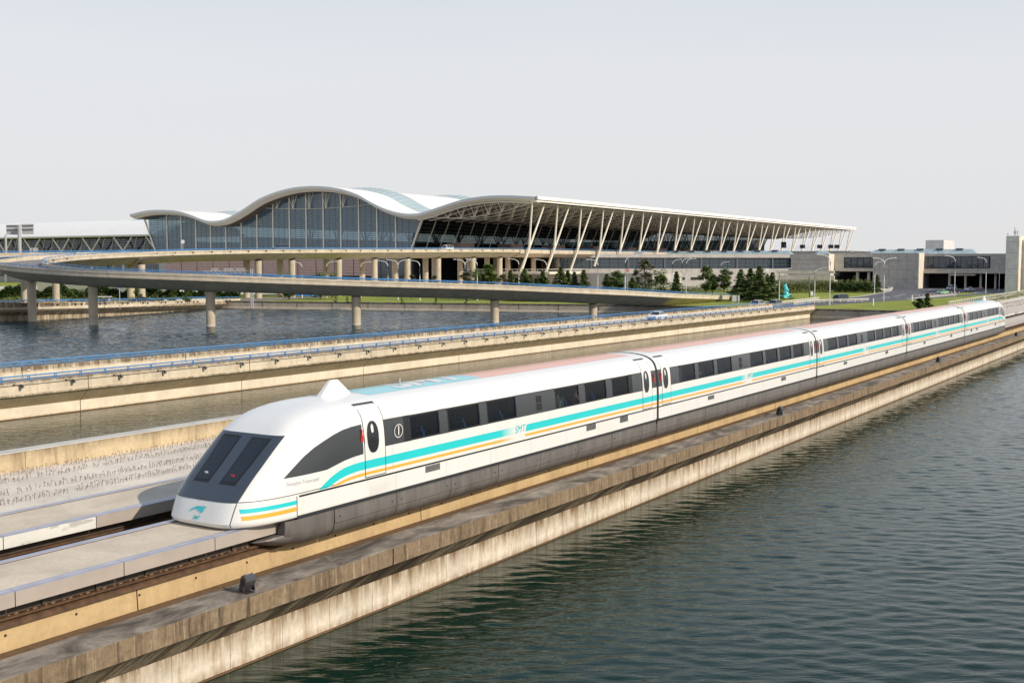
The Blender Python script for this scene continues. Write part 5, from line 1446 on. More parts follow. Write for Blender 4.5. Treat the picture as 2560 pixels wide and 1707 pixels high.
# white podium block in front of the first V columns
pod = thing('podium_building', 'low white podium building with terrace edge at the feet of the V columns', 'building', (-190, 345, ZG))
MB().box(-205, -178, 352, 356, ZG, 4.2).build('wall', M['stn'], pod); MB().box(-214, -176.5, 344.5, 368, 4.2, 5.0).build('terrace_slab', M['cream'], pod)
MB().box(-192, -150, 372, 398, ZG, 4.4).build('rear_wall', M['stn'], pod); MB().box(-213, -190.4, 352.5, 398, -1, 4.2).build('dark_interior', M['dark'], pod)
MB().path([(-213,344.6,5.9),(-176.6,344.6,5.9),(-176.6,368,5.9)], .07, 4).build('terrace_rail', M['steelw'], pod)
pp = MB().box(-.05,.05,-.05,.05,0,.9).mesh('rail_post', M['steelw'])
for i in range(18): inst('rail_post', pp, pod, (-213+2.1*i, 344.6, 5.0))
for i in range(6): MB().box(-204+4.2*i, -202.5+4.2*i, 351.9, 351.99, ZG+.1, 2.6).build('window', M['dark'], pod)
for i in range(5): MB().box(-200+5*i, -199.5+5*i, 345.5, 346, ZG, 4.2).build('column', M['steelw'], pod)

# ------------------------------------------------------------------ street lamps
def make_lamp(double=False, H=10):
    t = thing('street_lamp', 'x', 'street lamp', (0,0,0), 'curved arm street lamps')
    MB().tube((0,0,0), (0,0,.9), .15, 8).build('base', M['lamp'], t)
    def arm(s, Ha=H):
        pts = [(0,0,0 if s > 0 else Ha*.80), (0,0,Ha*.55 if s > 0 else Ha*.83)]+[(s*(1.35*(1-cos(a))), 0, Ha*.86+Ha*.125*sin(a)) for a in [0,.35,.7,1.05,1.4]]+[(s*2.2,0,Ha*1.0)]
        return pts
    MB().path(arm(1), [.12]*2+[.10]*3+[.08]*3, 8).build('pole', M['lamp'], t, 50)
    for s in ((1, -1) if double else (1,)):
        if s < 0: MB().path(arm(-1), [.09]*8, 7).build('arm', M['lamp'], t, 50)
        h = MB().lathe([(.02,0),(.16,.02),(.19,.08),(.12,.15),(.02,.17)], (0,0,0), 10).build('lamp_head', M['lamphead'], t, 50)
        h.scale = (2.6,1,1); h.location = (s*2.7, 0, H*1.0-.05)
    return t
L1, L2 = make_lamp(), make_lamp(True)
RIGHT_OF = YAW                                   # arms point across the view, roughly along the image
lamps = [  # px, top, D or base py, direction, double, label
 (1562.7,640,('D',262),1,0,'street lamp just behind the flyover beside the no entry sign'),
 (1680.5,648.7,('b',734),1,0,'street lamp at the lower end of the flyover railing'),
 (1704,646,('b',735),1,0,'left one of two close street lamps above the flyover end'),
 (1715,647,('b',735),1,0,'right one of two close street lamps above the flyover end'),
 (1801.6,655,('b',722),1,0,'street lamp between two round leafy trees before the ribbon windows'),
 (1947.5,671,('b',751),1,0,'street lamp left of the turquoise sculpture'),
 (2036.3,671,('b',748),1,0,'thin street lamp right of the traffic signal mast'),
 (2073.8,637,('b',763),-1,0,'tall street lamp beside the dark green van'),
 (2186,653,('b',735),1,0,'street lamp left of the twin armed lamp by the road curve'),
 (2209,645,('b',752),-1,1,'twin armed street lamp at the road curve'),
 (2386,640,('b',741.5),-1,0,'street lamp in front of the garage opening'),
 (2464,644,('b',733),-1,0,'street lamp between garage opening and station tower'),
 (2497.5,645,('b',729),-1,0,'street lamp left of the station tower'),
 (755.4,655,('b',745),-1,0,'street lamp standing near the blue bus'),
 (816.6,654,('D',320),1,0,'dark street lamp before the pink wall, left one'),
 (902,655,('D',325),1,0,'dark street lamp before the pink wall, right one'),
 (970,652,('D',305),-1,0,'street lamp right of the pink wall'),
 (995,650,('D',300),-1,1,'twin armed street lamp under the upper flyover'),
 (1049.7,651,('D',295),-1,0,'street lamp before the dark arrivals level, left of the trees'),
 (1162.6,649,('D',300),-1,1,'twin armed street lamp among the olive trees'),
 (1193,648,('D',296),-1,0,'street lamp right beside the twin armed lamp among the trees'),
 (1297,647,('D',300),-1,0,'street lamp at the foot of the first V column'),
 (1366,649,('D',305),-1,0,'street lamp at the foot of the second V column'),
 (1494.5,649,('D',300),-1,0,'street lamp left of the round leafy tree behind the flyover')]
for px, top, b, dr_, dbl, lab in lamps:
    if b[0] == 'b': p = at(px, b[1], Z=ZG)
    else: p = at(px, 700, D=b[1]); p.z = ZG
    D = (p-CAM).dot(FW); q = at(px, top, D=D); H = q.z-ZG
    place(L2 if dbl else L1, (p.x, p.y, ZG), YAW*1.0+(0 if dr_ > 0 else pi), lab, (1, 1, H/10.0))

# ------------------------------------------------------------------ signs, mast, gantry
def board(name, label, cat, px0, px1, py0, py1, D, mat, legs=(), pole_to=None, th=.12):
    a, b = at(px0, py1, D=D), at(px1, py0, D=D); c = at((px0+px1)/2, (py0+py1)/2, D=D)
    base = (c.x, c.y, ZG if pole_to is None else pole_to)
    t = thing(name, label, cat, base)
    w_, h_ = (b-a).dot(RT), b.z-a.z
    MB().obox((c.x, c.y, (a.z+b.z)/2), (w_, th, h_), YAW).build('panel', M[mat], t)
    for px in legs:
        p = at(px, py1, D=D); MB().tube((p.x+.12*sin(YAW), p.y-.12*cos(YAW), base[2]), (p.x+.12*sin(YAW), p.y-.12*cos(YAW), b.z), .09, 6).build('post', M['steelg'], t)
    return t
board('road_sign', 'blank grey back of a road sign on the grass behind the bridge', 'sign', 1828, 1849, 738, 754, 270, 'signback', (1831, 1845))
g = board('sign_gantry', 'two grey sign backs on a gantry over the left flyover', 'sign gantry', 16, 44, 562, 587, 272, 'signback', (), 9.5)
c = at(69.5, 573, D=272); a, b = at(55, 586, D=272), at(84, 560, D=272)
MB().obox((c.x, c.y, (a.z+b.z)/2), ((b-a).dot(RT), .12, b.z-a.z), YAW).build('panel', M['signback'], g)
for px, y1 in ((15.5, 587), (50, 563)):
    p = at(px, 640, D=271.4); q = at(px, y1, D=271.4); MB().tube((p.x, p.y, 9.6), (p.x, p.y, q.z), .42 if px > 20 else .25, 8).build('post', M['steelg'], g)
for y in (564, 573.5):
    p, q = at(16, y, D=271.7), at(84, y-1.5, D=271.7); MB().tube(p, q, .14, 5).build('crossbar', M['steelg'], g)
board('sign_board', 'small grey sign back standing low by the left flyover', 'sign', 74, 95, 620, 634, 290, 'signback', (84,), 9.6)
def disc_sign(label, px, py, D, r, mat, ring=None, base=None):
    c = at(px, py, D=D); zb = ZG if base is None else base
    t = thing('round_sign', label, 'sign', (c.x, c.y, zb))
    def disc(rr, off, m, nm):
        ring_ = [(c.x+rr*cos(k*pi/10)*cos(YAW)+off*sin(YAW), c.y+rr*cos(k*pi/10)*sin(YAW)-off*cos(YAW), c.z+rr*sin(k*pi/10)) for k in range(20)]
        back = [(x-.04*sin(YAW), y+.04*cos(YAW), z) for x, y, z in ring_]
        MB().add(ring_+back, [tuple(range(20)), tuple(range(39,19,-1))]+[(k,(k+1)%20,20+(k+1)%20,20+k) for k in range(20)]).build(nm, M[m], t)
    disc(r, .08, mat, 'disc')
    if ring: 
        MB().obox((c.x+.14*sin(YAW), c.y-.14*cos(YAW), c.z), (r*1.3, .03, r*.36), YAW).build('white_bar', M['paintw'], t)
    MB().tube((c.x, c.y, zb), (c.x, c.y, c.z), .06, 6).build('post', M['steelg'], t)
disc_sign('red no entry sign with white bar by the flyover street lamp', 1569, 676, 262, .36, 'redwhite', True)
disc_sign('white round sign above the upper flyover before the terminal glass', 457, 604.5, 296, .5, 'lamphead', None, 11.5)
disc_sign('white round sign beside the cedars before the station wall', 1918, 675.5, 310, .5, 'lamphead')
board('parking_sign', 'small blue sign on a post before the hedge', 'sign', 295.5, 302.5, 712, 722, 240, 'signblue', (299,))
# traffic signal mast
p = at(2023.4, 749.3, Z=ZG); D = (p-CAM).dot(FW)
ts = thing('traffic_signal', 'dark traffic signal mast with long arm and grey control box', 'traffic signal', tuple(p))
q = at(2023.4, 690, D=D); e_ = at(2098, 683.5, D=D)
MB().tube((p.x,p.y,ZG), (q.x,q.y,q.z), .14, 8).build('mast', M['bar'], ts)
MB().path([(q.x,q.y,q.z-.2), at(2040, 687, D=D), at(2065, 683.5, D=D), e_], [.12,.10,.08,.06], 6).build('arm', M['steelg'], ts)
MB().obox(tuple(at(2095.5, 683, D=D)), (.5,.4,1.3), YAW).build('signal_head', M['dark'], ts)
MB().obox((p.x+.55, p.y+.1, ZG+1.7), (.62,.45,1.0), YAW).build('control_box', M['lamphead'], ts)
# lattice gantry beyond the flyover
D = 245; p = at(629.5, 750, D=D); p.z = ZG
ga = thing('lattice_gantry', 'grey lattice sign gantry beyond the flyover', 'sign gantry', tuple(p))
for px in (627.5, 632): a = at(px, 750, D=D); b = at(px, 673, D=D); MB().tube((a.x,a.y,ZG), (a.x,a.y,b.z), .16, 6).build('post', M['steelg'], ga)
for y in (677.5, 686): MB().tube(at(508, y, D=D), at(632, y, D=D), .09, 5).build('chord', M['steelg'], ga)
mb = MB()
for k in range(20): mb.tube(at(508+6*k, 677.5 if k % 2 else 686, D=D), at(514+6*k, 686 if k % 2 else 677.5, D=D), .05, 4)
mb.build('lattice', M['steelg'], ga, kind='stuff')
mb = MB()
for x0, n_ in ((529,6),(560,8),(590,8)):
    for k in range(n_): mb.tube(at(x0+3.2*k, 678, D=D), at(x0+3.2*k, 670, D=D), .07, 4)
mb.build('sign_frame', M['steelg'], ga, kind='stuff')
# orange barriers on the flyover
def barrier(label, px, py, Z, s=1.0):
    p = at(px, py, Z=Z); t = thing('barrier', label, 'barrier', tuple(p), 'orange and white road barriers')
    MB().obox((p.x, p.y, p.z+.45), (2.2*s,.5,.5), YAW, .8).build('orange_top', M['orange'], t); MB().obox((p.x, p.y, p.z+.12), (2.3*s,.6,.2), YAW, .9).build('white_base', M['lamphead'], t)
barrier('orange barrier at the left flyover junction', 93, 645, 9.5, 2.6); barrier('smaller orange barrier left of the junction barrier', 68, 646, 9.4, 1.6)
pb = at(121.5, 762, D=222); t = thing('barrier', 'orange barrier on the far low road bridge', 'barrier', tuple(pb), 'orange and white road barriers')
MB().obox((pb.x, pb.y, pb.z+.15), (1.6,.4,.35), YAW).build('orange_top', M['orange'], t); MB().obox((pb.x, pb.y, pb.z-.25), (1.6,.4,.3), YAW).build('white_base', M['lamphead'], t)
# red and white lane posts
def make_post():
    t = thing('lane_post', 'x', 'post', (0,0,0), 'red and white lane posts')
    MB().tube((0,0,0), (0,0,.35), .09, 6).build('lower_band', M['redwhite'], t); MB().tube((0,0,.35), (0,0,.7), .09, 6).build('white_band', M['lamphead'], t); MB().tube((0,0,.7), (0,0,.95), .09, 6).build('upper_band', M['redwhite'], t)
    return t
lpst = make_post()
for i in range(13): p = at(2299+9*i if i < 12 else 2378, 743.5-.75*i, Z=ZG); place(lpst, (p.x,p.y,ZG), 0, 'red and white lane post in the row beside the green taxi')
for i in range(14): p = at(2416+3.1*i, 727.5-.35*i, Z=ZG); place(lpst, (p.x,p.y,ZG), 0, 'red and white lane post in the row beside the white sedan')
for (px, py), lab in (((2183,764),'short white marker post on the grass below the twin lamp'), ((2280,753),'short white marker post on the grass before the taxi')):
    p = at(px, py, Z=ZG); single('marker_post', MB().lathe([(.16,0),(.16,1.5),(.12,1.6)], tuple(p), 8), M['lamphead'], lab, 'post', tuple(p), False, 'white marker posts')
# mesh fence along the track yard
fa_, fb_ = at(2335,771,Z=ZG), at(2590,716,Z=ZG)
fa_ = Vector((-22.5, 240, ZG)); fb_ = Vector((-27.5, 455, ZG))
fn = thing('mesh_fence', 'pale mesh fence overgrown with weeds beside the track yard', 'fence', tuple(fa_))
n = 86; pmh = MB().box(-.06,.06,-.06,.06,0,2.0).mesh('fence_post', M['steelw'])
for k in range(n+1): inst('fence_post', pmh, fn, tuple(fa_.lerp(fb_, k/n)))
for h in (.3, 1.1, 1.95): MB().path([fa_+Vector((0,0,h)), fb_+Vector((0,0,h))], .05, 4).build('fence_rail', M['steelw'], fn)
mb = MB()
for k in range(n*3): a = fa_.lerp(fb_, k/(n*3)); mb.tube(a, a+Vector((0,.4,1.95)), .018, 3)
mb.build('fence_wire', M['steelw'], fn, kind='stuff')
# sculpture: plain stacked abstract form
p = at(1965, 744, Z=ZG); x, y = p.x, p.y
sc_ = thing('sculpture', 'turquoise abstract stacked sculpture on a stepped block on the grass', 'sculpture', tuple(p))
MB().obox((x, y, ZG+.55), (2.3,2.3,1.1), .7, .86).build('plinth', M['turq_st'], sc_)
MB().obox((x-.95, y-.7, ZG+.45), (.9,.9,.9), .3, .9).build('side_block', M['turq_st'], sc_)
MB().lathe([(.75,1.1),(.62,1.5),(.5,2.0),(.55,2.5),(.42,3.0),(.3,3.15)], (x-.05, y, ZG), 12).build('stem', M['turq_st'], sc_, 50)
MB().lathe([(.05,-.45),(.36,-.3),(.5,.0),(.42,.35),(.2,.5),(.02,.52)], (x-.28, y-.1, ZG+3.2), 12).build('upper_lobe', M['turq_st'], sc_, 50)
MB().lathe([(.05,-.38),(.33,-.2),(.38,.05),(.25,.3),(.02,.36)], (x+.5, y-.1, ZG+2.1), 12).build('side_lobe', M['turq_st'], sc_, 50)
MB().lathe([(.02,-.26),(.2,-.15),(.25,.02),(.15,.2),(.02,.25)], (x-.0, y-.1, ZG+3.75), 12).build('top_lobe', M['turq_st'], sc_, 50)
pr_ = at(1959, 749, Z=ZG); single('hydrant', MB().lathe([(.22,0),(.22,.1),(.14,.15),(.14,.7),(.18,.75),(.1,.9)], tuple(pr_), 10), M['redwhite'], 'small red hydrant at the foot of the turquoise sculpture', 'hydrant', tuple(pr_), 50)

# ------------------------------------------------------------------ vehicles
def make_car(kind, col, label):
    """front towards -Y, origin on the ground under the middle"""
    mt = paintw('car paint '+label[:20], col, .25)
    t = thing({'sedan':'car','mpv':'minivan','van':'van'}[kind], label, {'sedan':'car','mpv':'minivan','van':'van'}[kind], (0,0,0))
    if kind == 'sedan': Ln, W, st = 4.6, 1.78, [(-2.3,.35,.62,.62),(-2.15,.28,.78,.78),(-1.2,.25,.92,.92),(-.45,.25,.96,1.38),(.1,.25,.98,1.46),(.8,.25,.98,1.42),(1.5,.25,1.0,1.05),(2.15,.3,.98,.98),(2.3,.4,.7,.7)]
    elif kind == 'mpv': Ln, W, st = 4.8, 1.85, [(-2.4,.35,.65,.65),(-2.25,.28,.85,.85),(-1.55,.25,1.0,1.05),(-.75,.25,1.05,1.68),(0,.25,1.06,1.76),(1.2,.25,1.06,1.74),(2.1,.28,1.06,1.62),(2.4,.35,1.05,1.1)]
    else: Ln, W, st = 4.9, 1.80, [(-2.45,.35,.75,.75),(-2.3,.28,1.05,1.1),(-1.75,.25,1.15,1.75),(-1.2,.25,1.15,1.92),(0,.25,1.15,1.95),(1.5,.25,1.15,1.95),(2.35,.28,1.15,1.88),(2.45,.35,1.1,1.2)]
    rows = []
    for y, zb, zl, zr in st:
        e = 0 if zr <= zl+.05 else 1
        rows.append([(-W/2*.94,y,zb),(-W/2,y,(zb+zl)/2),(-W/2*.97,y,zl),(0,y,zl+.03),(W/2*.97,y,zl),(W/2,y,(zb+zl)/2),(W/2*.94,y,zb)])
    b = MB().grid(rows, True)
    n = 7; b.f += [tuple(range(n)), tuple(range(len(b.v)-1, len(b.v)-n-1, -1))]
    body = b.build('body', mt, t, 45)
    # cabin: glass shell under a painted roof, with pillars
    cab = [(y, zl, zr) for y, zb, zl, zr in st]
    i0 = next(i for i, c in enumerate(cab) if c[2] > c[1]+.2); i1 = max(i for i, c in enumerate(cab) if c[2] > c[1]+.2)
    seq = [cab[i0-1]]+cab[i0:i1+1]+[cab[i1+1]]
    gr = []
    for k, (y, zl, zr) in enumerate(seq):
        top = zr if 0 < k < len(seq)-1 else zl+.02
        wt = W/2*(.80 if 0 < k < len(seq)-1 else .92)
        gr.append([(-W/2*.95,y,zl-.01),(-wt,y,top-.05),(-wt*.8,y,top),(wt*.8,y,top),(wt,y,top-.05),(W/2*.95,y,zl-.01)])
    MB().grid(gr).build('glasshouse', M['carglass'], t, 30)
    MB().grid([[(x, y, z+.012) for x, y, z in r[1:5]] for r in gr[1:-1]]).build('roof', mt, t, 40)
    for k in range(len(gr)-1):
        for s in (0, 5):
            a, c_ = gr[k][s], gr[k][1 if s == 0 else 4]; d_ = gr[k+1][1 if s == 0 else 4]
            if k > 0: MB().tube((a[0]*1.01,a[1],a[2]), (c_[0]*1.01,c_[1],c_[2]), .035, 4).build('pillar', mt, t)
    for s in (-1, 1):
        MB().tube((s*W/2*.95, seq[0][0], seq[0][1]), (s*W/2*.8, seq[1][0], seq[1][2]-.03), .035, 4).build('pillar', mt, t)
    R_w = .31 if kind == 'sedan' else .33
    for sy in (-1, 1):
        for s in (-1, 1):
            wh = MB().tube((s*(W/2-.2), sy*Ln*.29, R_w), (s*(W/2+.012), sy*Ln*.29, R_w), R_w, 14).build('wheel', M['tyre'], t, 40)
            MB().tube((s*(W/2+.0), sy*Ln*.29, R_w), (s*(W/2+.022), sy*Ln*.29, R_w), R_w*.62, 10).build('rim', M['rim'], wh)
    for s in (-1, 1):
        MB().obox((s*W*.36, -Ln/2+.10, .66 if kind == 'sedan' else .74), (.34,.18,.15)).build('headlight', M['carlamp'], t)
        MB().obox((s*W*.40, Ln/2-.08, .80), (.22,.14,.2)).build('tail_light', M['carred'], t)
        MB().obox((s*(W/2+.08), seq[0][0]+.45, seq[0][1]+.08), (.16,.10,.13)).build('wing_mirror', mt, t)
    MB().obox((0, -Ln/2+.03, .46), (.9,.08,.16)).build('grille', M['tblack'], t); MB().obox((0, -Ln/2-.01, .36), (.42,.03,.12)).build('number_plate', M['plate'], t)
    return t
def park(kind, col, px, py, Z, head, label, sc=1.0):
    p = at(px, py, Z=Z); c = make_car(kind, col, label); c.location = p; c.rotation_euler = (0,0,head); c.scale = (sc,)*3; return c
park('sedan', (.78,.78,.76), 1643, 800.5, -1.35, 0.0, 'white sedan driving on the low road bridge')
park('mpv', (.62,.63,.63), 1892, 771.5, -1.45, -.03, 'silver minivan at the far end of the low road bridge')
park('mpv', (.22,.24,.27), 1936, 769, -1.5, -.10, 'dark grey car following the silver minivan', .93)
park('van', (.03,.06,.07), 2101, 754.5, ZG, -.25, 'dark green van on the road beyond the bridge')
park('sedan', (.25,.50,.28), 2356, 735.5, ZG, -.35, 'pale green taxi on the forecourt road')
park('van', (.60,.61,.62), 2379, 725, ZG, -.3, 'silver van before the garage opening', .95)
park('sedan', (.75,.75,.75), 2424, 727.8, ZG, -.3, 'white sedan behind the red and white posts')
park('sedan', (.45,.47,.50), 2478, 715, ZG, -.3, 'pale car in the shaded right garage bay')
park('sedan', (.35,.36,.38), 2447, 717.5, ZG, -.1, 'dim silver car deep inside the garage', .95)
c = make_car('sedan', (.03,.035,.045), 'dark sedan on the far low road bridge'); pp_ = at(355, 757, D=262); c.location = (pp_.x, pp_.y, -1.5); c.rotation_euler = (0,0,pi/2+.9); c.scale = (1.2,)*3
c = make_car('mpv', (.10,.13,.20), 'blue grey car on the upper flyover before the tall glass'); q_ = min(upath, key=lambda v: abs((lambda k: CX+FPX*k.dot(RT)/k.dot(FW))(v-CAM)-690)); c.location = (q_.x+3, q_.y, q_.z-.8+.35); c.rotation_euler = (0,0,-.05); c.scale = (1.1,)*3
c = make_car('van', (.75,.75,.74), 'white van on the upper flyover before the leaning glass wall'); q_ = min(upath, key=lambda v: abs((lambda k: CX+FPX*k.dot(RT)/k.dot(FW))(v-CAM)-1094)); c.location = (q_.x+3, q_.y, q_.z-.8+.25); c.rotation_euler = (0,0,.03)
def make_bus(label, col, p, head, stripe=None):
    t = thing('bus', label, 'bus', (0,0,0)); mt = paintw('bus paint '+label[:12], col, .3)
    b = MB().prism([(-1.25,.35),(-1.27,1.2),(-1.25,2.8),(-1.05,3.1),(1.05,3.1),(1.25,2.8),(1.27,1.2),(1.25,.35)], -5.5, 5.5).build('body', mt, t, 40)
    MB().box(-1.1,1.1,-5.54,-5.5,1.3,2.75).build('windscreen', M['carglass'], t)
    for s in (-1, 1):
        for k in range(7): MB().box(*sorted((s*1.265, s*1.285)), -5.0+1.45*k, -3.75+1.45*k, 1.45, 2.6).build('window', M['carglass'], t)
        for y in (-3.2, 3.0): MB().tube((s*1.1,y,.5), (s*1.3,y,.5), .5, 14).build('wheel', M['tyre'], t, 40); MB().tube((s*1.29,y,.5), (s*1.31,y,.5), .28, 10).build('rim', M['rim'], t)
        MB().obox((s*.9,-5.52,.8), (.3,.08,.2)).build('headlight', M['carlamp'], t)
    MB().box(-1.0,1.0,-4,4,3.1,3.25).build('roof_unit', M['lamphead'], t)
    t.location = p; t.rotation_euler = (0,0,head); return t
p = at(761, 743.5, D=326); make_bus('blue bus parked beyond the flyover', (.02,.20,.55), (p.x, p.y, ZG), -1.15)
p = at(2428, 716, Z=ZG); make_bus('pale bus parked inside the garage opening', (.45,.50,.52), (p.x, p.y+5, ZG), -.1)
p = at(2400, 716, Z=ZG); make_bus('dark bus in the garage left of the pale bus', (.12,.12,.13), (p.x, p.y+7, ZG), -.1)
# two pedestrians on the left path
def walker(label, px, py, D, shirt, trousers):
    p = at(px, py, D=D); x, y = p.x, p.y; z = ZG
    t = thing('person', label, 'person', (x, y, z), 'pedestrians on the left path')
    m1 = plain('shirt '+label[:10], shirt, .8, 0, .05, 3); m2 = plain('trousers '+label[:10], trousers, .8, 0, .05, 3)
    for s in (-1, 1):
        MB().path([(x+s*.1,y,z+.88),(x+s*.11,y-s*.12,z+.48),(x+s*.11,y-s*.18,z+.06)], [.095,.07,.05], 7).build('leg', m2, t, 60)
        MB().path([(x+s*.2,y,z+1.42),(x+s*.25,y+s*.06,z+1.12),(x+s*.24,y-.06+s*.1,z+.86)], [.055,.045,.032], 7).build('arm', m1, t, 60)
    MB().lathe([(.13,.85),(.16,.95),(.14,1.1),(.18,1.3),(.19,1.42),(.08,1.5),(.05,1.54)], (x,y,z), 12).build('torso', m1, t, 60)
    MB().lathe([(.04,1.52),(.075,1.58),(.085,1.65),(.07,1.72),(.02,1.76)], (x,y,z), 12).build('head', M['skin'], t, 60)
    MB().lathe([(.088,1.64),(.092,1.70),(.06,1.77),(.01,1.785)], (x,y+.012,z), 12).build('hair', M['hair'], t, 60)
walker('pedestrian in dark red walking by the left hedge', 116, 748, 268, (.20,.05,.06), (.05,.05,.07))
walker('pedestrian in dark blue walking by the left hedge', 126.5, 748, 266, (.06,.08,.18), (.10,.10,.14))

# ------------------------------------------------------------------ vegetation
def leaf_quad(mb, p, r, R_, flat=.0):
    a = R_.uniform(0, 2*pi); b = R_.uniform(-.5, .5)+flat; u = Vector((cos(a), sin(a), b*.6)); v = Vector((-sin(a)*cos(b), cos(a)*cos(b), R_.uniform(-.7,.7)))
    u.normalize(); v.normalize()
    mb.add([p-u*r-v*r*.4, p+u*r*.2-v*r*.7, p+u*r+v*r*.2, p-u*r*.1+v*r*.7], [(0,1,2,3)])
def make_conifer(seed, H=8, Wd=2.8, mat='cedar'):
    R_ = random.Random(seed); t = thing('cedar_tree', 'x', 'tree', (0,0,0), 'layered cedar trees')
    MB().path([(0,0,0),(R_.uniform(-.1,.1),0,H*.5),(0,0,H*.98)], [.17,.10,.02], 7).build('trunk', M['trunk'], t)
    mb = MB(); br = MB(); k = 0; z = H*.10
    while z < H*.98:
        f = (z/H); rad = Wd*(1-f)**.8*R_.uniform(.75, 1.12)
        nb = max(3, int(8*(1-f*.5)))
        for i in range(nb):
            a = i*2*pi/nb+R_.uniform(-.35,.35)+k; rr = rad*R_.uniform(.55, 1.15)
            tip = Vector((cos(a)*rr, sin(a)*rr, z-rr*.12+R_.uniform(-.1,.15)))
            br.tube((0,0,z), tip, .03, 3)
            m_ = max(3, int(rr*8))
            for j in range(m_):
                g_ = (j+.6)/m_; c = Vector((0,0,z)).lerp(tip, g_); wd = .18+.42*rr*g_*(1.25-g_)
                for q in range(6):
                    p = c+Vector((-sin(a)*R_.uniform(-wd,wd), cos(a)*R_.uniform(-wd,wd), R_.uniform(-.16,.06)))
                    leaf_quad(mb, p, R_.uniform(.16,.34), R_)
        z += R_.uniform(.30,.48)*(1.1-f*.5); k += 1.1
    mb.build('foliage', M[mat], t); br.build('branch', M['trunk'], t, kind='stuff'); return t
def make_broad(seed, H=8, Wd=2.0, mat='leaf', dens=1.0, low=.3, name='leafy_tree', spread=1.0):
    R_ = random.Random(seed); t = thing(name, 'x', 'tree', (0,0,0), 'young broadleaf trees')
    MB().path([(0,0,0),(R_.uniform(-.15,.15),R_.uniform(-.1,.1),H*.4),(0,0,H*.8)], [.14,.10,.03], 7).build('trunk', M['trunk'], t)
    br = MB(); mb = MB()
    cl = []
    for i in range(int(20*spread)):
        f = R_.uniform(low, 1.0); a = R_.uniform(0, 2*pi); rad = Wd*sin(pi*min(1,(f-low)/(1.02-low))**.75)**.7*R_.uniform(.3,1.0)
        tip = Vector((cos(a)*rad, sin(a)*rad, H*f)); br.path([(0,0,max(H*low*.7, H*f-rad*1.3-.4)), (tip.x*.5,tip.y*.5,H*f-rad*.4), tip], [.05,.035,.015], 4); cl.append((tip, R_.uniform(.5,.95)*Wd/2))
    for c, r in cl:
        for j in range(int(130*dens)):
            d = Vector((R_.gauss(0,1),R_.gauss(0,1),R_.gauss(0,.8))); d.normalize(); d *= r*R_.random()**.45
            leaf_quad(mb, c+d, R_.uniform(.14,.30), R_)
    mb.build('foliage', M[mat], t); br.build('branch', M['trunk'], t, kind='stuff'); return t
CON = [make_conifer(1, 8, 3.3), make_conifer(2, 8, 4.1), make_conifer(3, 8, 2.3)]
BRO = [make_broad(11), make_broad(12, 8, 1.6), make_broad(13, 8, 2.6, 'leaf', .9, .12)]
OLI = [make_broad(21, 8, 2.2, 'olive', .45, .2, 'thin_olive_tree'), make_broad(22, 8, 1.3, 'olive', .4, .25, 'thin_olive_tree')]
TREES = [ # kind, px, top, D, label
 (('O',0),1165,683,300,'thin olive tree around the twin armed lamp'),(('B',2),1186,678,300,'low green tree right of the twin armed lamp'),(('B',0),1217,664,302,'tall bushy tree before the dark arrivals level'),
 (('B',1),1222,672,300,'slimmer bushy tree beside the tall bushy one'),(('O',0),1255,690,296,'thin olive tree before the white podium'),(('C',2),1276,674,296,'slender cedar before the white podium'),
 (('C',0),1311,671,292,'cedar with ragged left side below the first V column'),(('C',2),1327,685,295,'small cedar between the first two V columns'),(('C',1),1357,677,290,'broad dense cedar below the second V column'),
 (('C',0),1401,666,292,'tall cedar below the third V column'),(('C',2),1419,674,296,'narrow cedar in the middle of the row'),(('C',2),1436,678,292,'cedar left of the last one in the row'),(('C',2),1459,673,290,'last cedar of the row behind the flyover'),
 (('C',0),1517,684,290,'dark spreading tree left of the round leafy tree'),(('B',1),1540,673,286,'round topped leafy tree behind the flyover'),(('B',2),1549,700,284,'low bush tree under the round topped leafy tree'),
 (('C',1),1581,692,280,'low dark cedar right of the no entry sign'),(('O',1),1592,678,300,'bare looking thin tree behind the low cedar'),(('O',0),1612,654,296,'tallest thin olive tree before the ribbon windows'),(('B',2),1640,684,290,'wide dark tree right of the tallest olive tree'),
 (('B',2),1660,681,292,'second wide dark tree before the concrete base'),(('C',2),1691,677,290,'slender conifer by the lamp at the flyover end'),(('B',0),1764.6,669,320,'round leafy tree left of the lamp before the ribbon windows'),(('B',1),1781,681,322,'smaller leafy tree touching the round one'),
 (('B',1),1811,668,320,'narrow leafy tree right of the lamp before the ribbon windows'),(('C',0),1852,672,300,'left cedar of the big group'),(('C',1),1876,670,296,'second cedar of the big group'),(('C',0),1899,664,282,'tallest and nearest cedar of the big group'),
 (('C',0),1931,680,300,'right cedar of the big group'),(('C',2),1918,684,304,'cedar in the back of the big group'),(('C',2),2136,688,395,'small conifer before the dark undercroft'),(('C',2),2193,686,372,'small conifer at the concrete wall corner'),
 (('O',1),1028,688,302,'thin sapling before the flyover pillar'),(('O',1),1088,690,305,'bare thin sapling before the dark arrivals level'),(('B',2),722,690,300,'dark bush tree before the pink wall'),(('B',2),800,684,304,'round bush tree before the pink wall'),(('B',2),830,686,306,'second round bush tree before the pink wall')]
for (kd, i), px, top, D, lab in TREES:
    p = at(px, 700, D=D); q = at(px, top, D=D); H = q.z-ZG
    src = {'C':CON,'B':BRO,'O':OLI}[kd][i]; s = H/8
    place(src, (p.x, p.y, ZG), random.uniform(0,6), lab, (s*1.3, s*1.3, s))
p = at(2318, 771, Z=ZG)
place(make_conifer(9, 3.4, 1.2), (p.x, p.y, ZG), 0, 'small dark conical bush at the start of the mesh fence', (1.1,1.1,1.0))
p = at(2298, 774, Z=ZG); place(make_broad(31, 2.2, 1.1, 'hedge', .5, .05, 'ragged_bush'), (p.x,p.y,ZG), 0, 'ragged low bush left of the conical bush')
